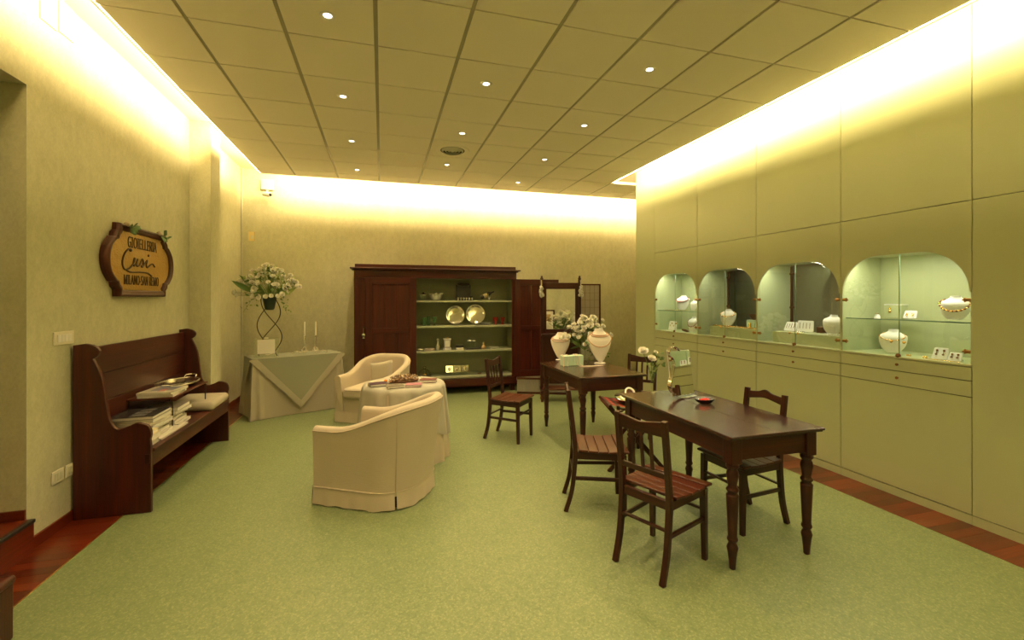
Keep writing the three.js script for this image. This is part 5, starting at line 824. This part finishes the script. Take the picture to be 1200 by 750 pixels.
{ // flowers in a glass vase on the bust table
  const p = onTable(685, 423.5), vz = thing('glass_vase', 'clear glass vase of white flowers on the bust table', 'vase', p.toArray());
  mesh(vz, 'glass', lathe([[0.05, 0.0], [0.06, 0.01], [0.066, 0.10], [0.055, 0.16], [0.068, 0.20], [0.064, 0.20], [0.051, 0.16], [0.06, 0.10], [0.054, 0.016], [0, 0.012]], 28), M.glass);
  const t = thing('flower_bouquet', 'bouquet of white freesias and roses in the glass vase behind the busts', 'flowers', [p.x, p.y + 0.20, p.z]); seed = 77;
  const heads = []; for (let i = 0; i < 66; i++) { const a = rr(0, 6.28), e = rr(-0.2, 1.3), r = rr(0.7, 1.05); heads.push([0.05 + 0.19 * r * Math.cos(e) * Math.cos(a), 0.13 + 0.25 * r * Math.sin(e), 0.16 * r * Math.cos(e) * Math.sin(a)]); }
  for (const q of [[-0.30, 0.11, 0.06], [-0.34, 0.09, 0.05], [-0.27, 0.14, 0.03], [-0.25, 0.11, 0.08], [-0.14, 0.25, 0], [-0.12, 0.2, 0.03], [-0.2, 0.22, 0], [-0.02, 0.05, 0.14], [0.03, 0.1, 0.15], [-0.06, 0.02, 0.13], [0.0, 0.14, 0.15], [0.06, -0.02, 0.14], [0.33, 0.12, 0.05], [0.24, 0.3, 0]]) heads.push(q);
  const leaves = []; for (let i = 0; i < 14; i++) { const a = rr(0, 6.28); leaves.push([0.06 * Math.cos(a), rr(-0.02, 0.06), 0.06 * Math.sin(a), Math.cos(a), rr(-0.2, 0.9), Math.sin(a), rr(0.12, 0.22), rnd() < 0.3]); }
  const tiny = []; for (let i = 0; i < 60; i++) { const a = rr(0, 6.28), e = rr(-0.4, 1.2), r = rr(0.5, 1); tiny.push([0.04 + 0.18 * r * Math.cos(e) * Math.cos(a), 0.1 + 0.22 * r * Math.sin(e), 0.15 * r * Math.cos(e) * Math.sin(a), rr(0.03, 0.055)]); }
  for (let i = 0; i < 26; i++) tiny.push([0.05 + rr(-0.04, 0.06), -0.06 - 0.13 * rnd(), 0.10 + rr(-0.03, 0.03), rr(0.03, 0.05)]); for (let i = 0; i < 12; i++) tiny.push([0.30 + rr(-0.04, 0.06), -0.16 + 0.14 * rnd(), 0.0 + rr(-0.03, 0.03), rr(0.02, 0.035)]);
  bouquet(t, V(0, -0.06, 0), heads, 0.034, leaves, tiny);
  mesh(t, 'sprig', tube([[0.02, 0, 0], [0.16, 0.0, 0.02], [0.26, -0.06, 0.01], [0.33, -0.13, 0.0]], 0.002, 18, 5), M.stem); mesh(t, 'berry_sprig', merge(Array.from({ length: 34 }, () => new THREE.IcosahedronGeometry(rr(0.006, 0.01), 0).translate(-0.20 + rr(-0.09, 0.07), 0.20 + rr(-0.04, 0.035), rr(-0.03, 0.03)))), paperTone(0.06, 0.03, 0.02));
}
// ---------------------------------------------------------------- things on the long table
{
  const p = onTable(764.5, 459), v = thing('flute_vase', 'slim clear flute vase on the long table', 'vase', p.toArray());
  mesh(v, 'glass', lathe([[0.04, 0], [0.04, 0.004], [0.01, 0.010], [0.008, 0.03], [0.014, 0.06], [0.026, 0.16], [0.032, 0.205], [0.029, 0.205], [0.022, 0.15], [0.008, 0.06], [0, 0.05]], 24), M.glass);
  const t = thing('flower_bouquet', 'two white roses with small greenery in the flute vase', 'flowers', [p.x, p.y + 0.20, p.z]); seed = 31;
  const tiny = []; for (let i = 0; i < 34; i++) tiny.push([rr(-0.04, 0.10), rr(-0.05, 0.12), rr(-0.03, 0.04), rr(0.025, 0.045)]);
  bouquet(t, V(0, -0.12, 0), [[-0.10, 0.13, 0.02, 1.3], [-0.04, 0.075, 0.05, 1.0], [0.03, 0.12, 0, 0.5]], 0.04, [[0.0, -0.10, 0, 0.1, 1, 0.1, 0.13], [0.01, -0.04, 0, -0.3, 1, 0.2, 0.10], [0, -0.04, 0, 0.5, 1, 0, 0.12, 1]], tiny);
}
{ // standing mirror with curled chrome ribbon
  const c = onTable(798, 465), t = thing('table_mirror', 'frameless standing table mirror on a curled chrome ribbon foot', 'mirror', c.toArray(), 0.24);
  mesh(t, 'mirror_glass', rbox(0.25, 0.345, 0.006, 0.002), M.mirror, [0.0, 0.19, 0.0], [-0.14, 0, 0]); mesh(t, 'backing', rbox(0.252, 0.347, 0.004, 0.001), M.white, [0.0, 0.1895, -0.0065], [-0.14, 0, 0]);
  const ribbon = (pts, w) => { const cv = new THREE.CatmullRomCurve3(pts.map(q => V(...q))), n = 60, f = (u, v) => { const q = cv.getPointAt(u); return q; }; const A = grid(n, 1, (u, v) => { const q = cv.getPointAt(u); return [q.x, q.y, q.z + (v - 0.5) * w, u, v]; }), B = grid(n, 1, (u, v) => { const q = cv.getPointAt(u), tn = cv.getTangentAt(u); return [q.x - tn.y * 0.003, q.y + tn.x * 0.003, q.z + (0.5 - v) * w, u, v]; }); return merge([A, B]); };
  mesh(t, 'ribbon', ribbon([[0.13, 0.006, 0.03], [0.06, 0.004, 0.04], [-0.03, 0.006, 0.035], [-0.10, 0.03, 0.03], [-0.145, 0.075, 0.02], [-0.14, 0.12, 0.01], [-0.10, 0.20, 0.0], [-0.075, 0.27, -0.01], [-0.085, 0.31, -0.02], [-0.12, 0.335, -0.02], [-0.115, 0.375, -0.02], [-0.06, 0.395, -0.02], [-0.01, 0.36, -0.015]], 0.034), std({ color: lin(0.9, 0.88, 0.82), metalness: 1, roughness: 0.06, side: THREE.DoubleSide }));
}
{
  const p = onTable(826, 472.5), t = thing('crystal_dish', 'boat-shaped crystal dish with red contents on the long table', 'dish', p.toArray(), 0.15);
  mesh(t, 'crystal', lathe([[0, 0], [0.045, 0.001], [0.062, 0.012], [0.085, 0.034], [0.08, 0.036], [0.055, 0.018], [0.04, 0.010], [0, 0.009]], 12).scale(1.05, 1, 0.72), M.solid);
  mesh(t, 'sweets', merge(Array.from({ length: 14 }, (_, i) => new THREE.IcosahedronGeometry(0.009, 1).translate(0.036 * Math.cos(i * 2.4) * Math.sqrt(i / 14), 0.021 + 0.003 * (i % 3), 0.026 * Math.sin(i * 2.4) * Math.sqrt(i / 14)))), paperTone(0.62, 0.03, 0.02, 0.25), null, null, 'bright red sweets');
}
// ---------------------------------------------------------------- niche displays
function nicheShelf(i) { const z0 = cz[i], z1 = cz[i + 1]; const t = thing('glass_shelf', i === 1 ? 'glass shelf in the arched niche beside the end panel' : 'glass shelf in the two-level arched niche', 'shelf', [4.09, 1.385, (z0 + z1) / 2]); mesh(t, 'pane', box(0.32, 0.008, z1 - z0 - 0.04), M.glass); mesh(t, 'front_edge', box(0.0025, 0.0085, z1 - z0 - 0.04, -0.1615, 0, 0), M.glassEdge); for (const s of [-1, 1]) for (const x of [-0.12, 0.12]) mesh(t, 'peg', rod([x, -0.007, s * ((z1 - z0) / 2 - 0.02)], [x, -0.007, s * ((z1 - z0) / 2 - 0.0105)], 0.003), M.silver); }
nicheShelf(1); nicheShelf(4);
const ND = -Math.PI / 2;
const niche = (px, y, x) => [x, y + 0.0012, onX(px, 380, x).z];
const NF = YG - 0.002, NS = 1.389, NR = 1.212;
for (const i of [2, 3]) { const z0 = cz[i] + 0.115, z1 = cz[i + 1] - 0.012; single('display_riser', i === 2 ? 'pale green riser block carrying the gold chain in the niche' : 'pale green riser block carrying the white ring cards in the niche', 'riser', rbox(0.26, NR - NF - 0.001, z1 - z0, 0.004, 0, (NR - NF) / 2, 0), M.cab, [4.12, NF + 0.0005, (z0 + z1) / 2]); }
function card(label, pos, w, h, turn, kind, lean = -0.35) {
  const t = thing('earring_card', label, 'display card', pos, turn); const sh = new THREE.Shape(); const r = 0.012; sh.moveTo(-w / 2 + r, 0); sh.lineTo(w / 2 - r, 0); sh.quadraticCurveTo(w / 2, 0, w / 2, r); sh.lineTo(w / 2 * 0.92, h - r); sh.quadraticCurveTo(w / 2 * 0.92, h, w / 2 * 0.92 - r, h); sh.lineTo(-w / 2 * 0.92 + r, h); sh.quadraticCurveTo(-w / 2 * 0.92, h, -w / 2 * 0.92, h - r); sh.lineTo(-w / 2, r); sh.quadraticCurveTo(-w / 2, 0, -w / 2 + r, 0);
  const g = mesh(t, 'card', extZ(sh, 0.012, 0.003), M.white, [0, 0.003, 0.02], [lean, 0, 0]); mesh(t, 'prop', bar([0, 0.004, -0.05], [0, h * 0.75, -0.012 - h * 0.12], 0.02, 0.004), M.white);
  const E = (x, y, mat, L) => mesh(g, 'earring', merge([new THREE.IcosahedronGeometry(0.0075, 1).translate(x, y, 0.01), ...(L ? [rod([x, y, 0.01], [x, y - L, 0.012], 0.002), new THREE.IcosahedronGeometry(0.007, 1).translate(x, y - L, 0.012)] : [])]), mat);
  if (kind === 'gold') { E(-w * 0.22, h * 0.55, M.gold, 0.012); E(w * 0.22, h * 0.55, M.gold, 0.012); } if (kind === 'drop') { E(-w * 0.22, h * 0.75, M.bronze, h * 0.35); E(w * 0.22, h * 0.75, M.bronze, h * 0.35); } if (kind === 'rows') for (let i = 0; i < 4; i++) mesh(g, 'earring', rod([-w * 0.3 + i * w * 0.2, h * 0.3, 0.009], [-w * 0.3 + i * w * 0.2, h * 0.8, 0.009], 0.0022), M.bronze); return t;
}
const MB = M.white;
{ // two-level niche next to the tall doors
  const a = bust('white neck form with gold drops on the floor of the two-level niche', niche(1046, NF, 4.06), ND + 0.3, 0.20, 0.95, MB, false); necklace(a, 'gold chain necklace with drops on the neck form on the niche floor', 0.84, 0.30, 40, 0.0032, M.gold, 5, M.gold);
  const b = bust('white neck form with a heavy gold necklace on the shelf by the tall doors', niche(1119, NS, 4.02), ND + 0.25, 0.185, 0.95, MB, false); necklace(b, 'heavy gold and brown stone necklace on the shelf neck form', 0.84, 0.48, 44, 0.0052, M.gold, 3, M.bronze);
  card('white card with two long drop earrings on the niche floor', niche(1103, NF, 4.0), 0.10, 0.09, ND, 'drop'); card('smaller white card with two drop earrings on the niche floor', niche(1121, NF, 3.985), 0.085, 0.065, ND - 0.1, 'drop'); card('white card with gold stud earrings on the glass shelf', niche(1068, NS, 4.10), 0.095, 0.068, ND, 'gold');
  { const t = thing('jewel_box', 'square white display box with a gold pendant on the glass shelf', 'box', niche(1050, NS, 4.20), ND); mesh(t, 'box', rbox(0.135, 0.11, 0.08, 0.005, 0, 0.055, 0), M.cab); mesh(t, 'top', rbox(0.137, 0.006, 0.082, 0.002, 0, 0.113, 0), M.white); mesh(t, 'pendant', merge([new THREE.IcosahedronGeometry(0.009, 1).translate(-0.02, 0.08, 0.044), new THREE.IcosahedronGeometry(0.011, 1).scale(1, 1.4, 0.6).translate(-0.02, 0.055, 0.044), rod([-0.02, 0.10, 0.042], [-0.02, 0.06, 0.042], 0.0015)]), M.gold); }
  { const t = thing('ring_stand', 'small white ring cone with a gold ring on the glass shelf', 'ring stand', niche(1028, NS, 4.06), ND); mesh(t, 'cone', lathe([[0.022, 0], [0.02, 0.01], [0.008, 0.04], [0, 0.045]], 18), M.white); mesh(t, 'ring', new THREE.TorusGeometry(0.012, 0.003, 8, 20).rotateX(1.2).translate(0, 0.035, 0.003), M.gold); }
  for (const [px, l] of [[1043, 'gold ear stud resting by the knob on the niche floor'], [1062, 'gold bow stud by the niche floor neck form']]) single('gold_stud', l, 'earring', merge([new THREE.IcosahedronGeometry(0.009, 1).translate(-0.009, 0.009, 0), new THREE.IcosahedronGeometry(0.009, 1).translate(0.009, 0.009, 0)]), M.gold, niche(px + 22, NF, 3.99), [0, ND, 0]);
  single('gold_chain', 'thin gold chain laid straight on the niche floor before the earring cards', 'necklace', tube([[0, 0.002, -0.11], [0.006, 0.002, 0], [0, 0.002, 0.11]], 0.0022, 24, 6), M.gold, niche(1103, NF, 3.945));
}
{ // niche with white ring cards on a riser
  card('white ring card leaning on the riser next to the bigger white card', niche(927, NR, 4.14), 0.14, 0.10, ND, 'rows', -0.4); card('bigger white card with dark drops standing on the riser', niche(945, NR, 4.16), 0.185, 0.115, ND, 'rows', -0.12);
  const a = bust('white neck form with a thin chain on the ring card riser', niche(976, NR, 4.05), ND + 0.2, 0.19, 0.95, MB, false); necklace(a, 'thin silver pendant chain on the neck form over the riser', 0.84, 0.42, 60, 0.002, M.silverR, 59, M.bronze);
  single('pearl_bracelet', 'silver and dark stone bracelet lying before the neck form on the riser', 'bracelet', merge(Array.from({ length: 18 }, (_, i) => new THREE.IcosahedronGeometry(0.008, 1).translate(0.025 * Math.cos(i * 0.349), 0.008, 0.055 * Math.sin(i * 0.349)))), M.silverR, niche(975, NR, 4.025)); single('dark_case', 'small dark ring case at the back of the riser', 'case', rbox(0.07, 0.06, 0.06, 0.005, 0, 0.03, 0), M.bronze, niche(963, NR, 4.22));
  single('ring_pile', 'little heap of pale rings at the front of the ring card riser', 'rings', merge(Array.from({ length: 7 }, (_, i) => new THREE.TorusGeometry(0.011, 0.003, 6, 16).rotateX(1.2 + 0.2 * i).translate(0.01 * (i % 3), 0.006 + 0.003 * (i % 2), -0.05 + i * 0.017))), M.silver, niche(936, NR, 4.03));
}
{ // niche with gold chain on a riser
  const a = bust('white neck form with a gold collar on the chain riser', niche(853, NR, 4.10), ND + 0.3, 0.215, 0.95, MB, false); necklace(a, 'gold bead collar on the neck form over the chain riser', 0.85, 0.30, 50, 0.004, M.gold);
  const L = []; for (let i = 0; i < 60; i++) L.push(new THREE.TorusGeometry(0.009, 0.0026, 5, 12).rotateX(i % 2 ? 0.2 : 1.4).translate(0.004 * Math.sin(i), 0.0105, -0.38 + i * 0.0128)); single('gold_chain', 'long gold link chain laid along the front of the riser', 'necklace', merge(L), M.gold, [4.005, NR + 0.0005, (cz[2] + cz[3]) / 2 + 0.06]);
  single('mint_block', 'mint green block with a gold pin at the end of the chain riser', 'block', rbox(0.11, 0.10, 0.12, 0.005, 0, 0.05, 0), M.mint, niche(884, NR, 4.09)); single('ring_tray', 'dark round ring tray set on the mint block', 'tray', lathe([[0.02, 0], [0.03, 0.01], [0.055, 0.045], [0.055, 0.065], [0.05, 0.065], [0, 0.03]], 20), M.bronze, niche(884, NR + 0.1005, 4.09)); single('gold_brooch', 'gold brooch cone standing before the mint block', 'brooch', lathe([[0.02, 0], [0.012, 0.03], [0.016, 0.05], [0, 0.075]], 14), M.gold, niche(879, NR, 4.035));
}
{ // niche beside the end panel
  const a = bust('white neck form with a red necklace on the shelf beside the end panel', niche(800, NS, 4.10), ND + 0.3, 0.215, 1.0, MB, false); necklace(a, 'dark red bead necklace on the shelf neck form', 0.85, 0.30, 40, 0.0055, M.ruby);
  const b = bust('white neck form with dark stones on the niche floor beside the end panel', niche(812, NF, 4.02), ND, 0.215, 0.9, MB, false); necklace(b, 'red and brown stone necklace on the niche floor neck form', 0.84, 0.5, 36, 0.0045, M.silverR, 2, M.ruby);
  bust('white empty neck form at the end of the shelf beside the end panel', niche(813, NS, 4.08), ND, 0.15, 0.9, MB, false);
  card('tall white card with gold studs on the niche floor beside the end panel', niche(789, NF, 4.05), 0.17, 0.13, ND, 'gold', -0.15); single('stone_bracelet', 'brown stone bracelet lying on the niche floor beside the end panel', 'bracelet', new THREE.TorusGeometry(0.04, 0.010, 8, 24).rotateX(1.2).translate(0, 0.022, 0), M.bronze, niche(803, NF, 3.99), [0, ND, 0]);
  const L = []; for (let i = 0; i < 40; i++) L.push(new THREE.IcosahedronGeometry(0.004, 0).translate(0, 0.004, -0.26 + i * 0.013)); single('gold_chain', 'fine gold bead chain laid along the shelf beside the end panel', 'necklace', merge(L), M.gold, [3.955, NS + 0.0005, (cz[1] + cz[2]) / 2 - 0.04]);
}
// ---------------------------------------------------------------- shop sign on the left wall (local x runs along the wall to the right, z out of the wall)
{
  const fontS = await new FontLoader().loadAsync('fonts/droid/droid_sans_regular.typeface.json');
  const t = thing('shop_sign', 'carved wooden shop sign with a gold panel and dark lettering on the wall', 'sign', [XL, 1.872, -4.77], Math.PI / 2);
  const half = (k, d) => [[0.395 - d * 0.6, 0.30 - d], [0.40 - d, 0.245 - d * 0.4], [0.435 - d, 0.22 - d * 0.5], [0.445 - d, 0.185 - d * 0.3], ...smooth([[0.47 - d, 0.18 - d * 0.3], [0.545 - d, 0.10], [0.57 - d, 0], [0.545 - d, -0.10], [0.47 - d, -0.18 + d * 0.3]], 16), [0.445 - d, -0.185 + d * 0.3], [0.435 - d, -0.22 + d * 0.5], [0.40 - d, -0.245 + d * 0.4], [0.395 - d * 0.6, -0.30 + d]];
  const outline = d => [...half(1, d), ...half(1, d).map(([x, y]) => [-x, -y])];
  mesh(t, 'back_board', extZ(shapeOf(outline(0)), 0.034, 0.004), M.ward, [0, 0, 0.018]);
  mesh(t, 'gold_panel', extZ(shapeOf(outline(0.052)), 0.03, 0.001), M.signGold, [0, 0, 0.022]);
  // moulded frame: a shaped section carried round the outline
  const mould = (d0, d1, prof) => { const A = outline(d0), B = outline(d1), n = A.length; return grid(n, prof.length - 1, (u, v) => { const i = Math.round(u * n) % n, [k, z] = prof[Math.round(v * (prof.length - 1))]; return [lerp(A[i][0], B[i][0], k), lerp(A[i][1], B[i][1], k), z, u * 3, v * 0.1]; }); };
  mesh(t, 'frame', mould(0, 0.058, [[0.02, 0.02], [0.0, 0.035], [0.02, 0.052], [0.15, 0.062], [0.35, 0.066], [0.48, 0.056], [0.6, 0.058], [0.8, 0.055], [0.95, 0.046], [1, 0.03]].reverse()), std({ map: wMid, roughness: 0.4, color: lin(0.75, 0.55, 0.45), side: THREE.DoubleSide }));
  const txt = (s, f, size, w, x, y) => { const g = new TextGeometry(s, { font: f, size, depth: 0.004, curveSegments: 4, bevelEnabled: false }); g.computeBoundingBox(); const b = g.boundingBox, k = w / (b.max.x - b.min.x); g.translate(-(b.min.x + b.max.x) / 2, 0, 0).scale(k, 1, 1).translate(x, y, 0.037); return g; };
  mesh(t, 'lettering', txt('GIOIELLERIA', fontS, 0.092, 0.50, 0.01, 0.118), M.signInk); mesh(t, 'lettering', txt('MILANO-SAN REMO', fontS, 0.082, 0.60, 0.0, -0.198), M.signInk);
  const z = 0.040, S = (pts, r) => tube(pts.map(([x, y]) => V(x, y, z)), r, pts.length * 8, 6);
  mesh(t, 'script_lettering', merge([S([[-0.20, 0.095], [-0.235, 0.10], [-0.29, 0.06], [-0.325, 0.0], [-0.32, -0.05], [-0.28, -0.075], [-0.20, -0.05], [-0.145, 0.0], [-0.135, 0.035], [-0.155, 0.0], [-0.15, -0.035], [-0.12, -0.02], [-0.085, 0.03], [-0.105, -0.015], [-0.09, -0.035], [-0.05, -0.015], [-0.005, 0.035], [0.01, 0.0], [0.0, -0.035], [-0.025, -0.03], [0.02, -0.015], [0.08, 0.03], [0.065, -0.01], [0.08, -0.035], [0.13, -0.01], [0.18, 0.005], [0.22, -0.02]], 0.0068), S([[-0.28, -0.075], [-0.20, -0.092], [-0.05, -0.085], [0.08, -0.085], [0.16, -0.11]], 0.0075), new THREE.SphereGeometry(0.012, 10, 8).scale(1, 1, 0.5).translate(0.105, 0.075, z), new THREE.SphereGeometry(0.018, 10, 8).scale(1.2, 0.8, 0.5).translate(-0.20, 0.095, z)]), M.signInk);
  seed = 12; for (const [x, y, n] of [[-0.24, 0.285, 9], [0.33, 0.285, 7]]) for (let i = 0; i < n; i++) { const m = mesh(t, 'carved_leaf', smallLeafGeo, M.signLeaf, [x + rr(-0.05, 0.05), y + rr(-0.02, 0.01), 0.06 + rr(0, 0.012)]); m.scale.setScalar(rr(0.05, 0.085)); aim(m, V(rr(-1, 1), rr(-0.7, 0.5), rr(0.2, 0.7)), rr(0, 1)); }
  for (const x of [-0.30, 0.26]) mesh(t, 'carved_bud', new THREE.IcosahedronGeometry(0.022, 1).translate(x, 0.30, 0.06), paperTone(0.5, 0.42, 0.3));
}
// ---------------------------------------------------------------- fittings on the walls
{
  const sw = thing('light_switch', 'wide cream switch plate with four rockers beside the settle', 'switch', [XL + 0.001, 1.286, -3.795], Math.PI / 2); mesh(sw, 'plate', rbox(0.20, 0.09, 0.01, 0.004, 0, 0, 0.005), M.plastic); for (let i = 0; i < 4; i++) mesh(sw, 'rocker', rbox(0.034, 0.05, 0.008, 0.002, -0.054 + i * 0.036, 0, 0.011), M.white);
  const so = (z, lab) => { const s = thing('wall_socket', lab, 'socket', [XL + 0.001, 0.365, z], Math.PI / 2); mesh(s, 'plate', rbox(0.115, 0.085, 0.01, 0.004, 0, 0, 0.005), M.plastic); for (let i = 0; i < 3; i++) mesh(s, 'module', rbox(0.02, 0.048, 0.006, 0.002, -0.024 + i * 0.024, 0, 0.011), M.plain); };
  so(-3.735, 'cream wall socket plate low on the wall before the settle'); so(-3.868, 'cream wall socket plate half behind the settle end panel');
  const th = thing('thermostat', 'small yellowed thermostat box on the back wall near the corner', 'thermostat', [-1.945, 2.525, ZB + 0.001]); mesh(th, 'body', rbox(0.085, 0.145, 0.03, 0.006, 0, 0, 0.015), paperTone(0.72, 0.58, 0.26)); mesh(th, 'dial', rbox(0.045, 0.05, 0.006, 0.003, 0.008, -0.012, 0.032), M.plain);
  const cam = thing('security_camera', 'white security camera under a junction box on the back wall', 'camera', [-1.72, 3.20, ZB + 0.001]); mesh(cam, 'junction_box', rbox(0.17, 0.16, 0.05, 0.006, 0, 0.14, 0.025), M.plain); mesh(cam, 'bracket', tube([[0, 0.06, 0.03], [0, 0.02, 0.05], [0.01, 0.0, 0.08]], 0.012, 14, 8), M.white); mesh(cam, 'housing', orient(lathe([[0, 0], [0.034, 0.004], [0.036, 0.11], [0.03, 0.12], [0.028, 0.115], [0, 0.11]], 20), V(-0.04, -0.02, 0.10), V(0.08, -0.04, 0.16)), M.white); mesh(cam, 'eye', new THREE.SphereGeometry(0.022, 14, 10).translate(0.072, -0.038, 0.155), M.black);
  [[56, 27, 0.34, 'thin flush hatch panel high on the wall nearer the stair opening'], [77, 42, 0.34, 'thin flush hatch panel high on the wall nearer the sign']].forEach(([px, py, w, lab]) => { const q = onX(px, py, XL); single('wall_hatch', lab, 'hatch', rbox(0.006, 0.26, 0.15, 0.002), M.paper, [XL + 0.0035, q.y + 0.12, q.z]); });
  // framed picture on the front wall, seen in the dressing mirror
  const pc = thing('framed_picture', 'dark framed picture with a white mount on the wall facing the mirror', 'picture', [0.66, 0.86, ZF - 0.001], Math.PI); mesh(pc, 'frame', merge([rbox(0.46, 0.05, 0.03, 0.004, 0, 0.30, 0.015), rbox(0.46, 0.05, 0.03, 0.004, 0, -0.30, 0.015), rbox(0.05, 0.65, 0.03, 0.004, -0.205, 0, 0.015), rbox(0.05, 0.65, 0.03, 0.004, 0.205, 0, 0.015)]), M.ward); mesh(pc, 'mount', box(0.38, 0.58, 0.006, 0, 0, 0.006), M.paperW); mesh(pc, 'print', box(0.18, 0.34, 0.002, 0, 0, 0.0105), paperTone(0.45, 0.30, 0.12));
}
renderer.render(scene, camera);
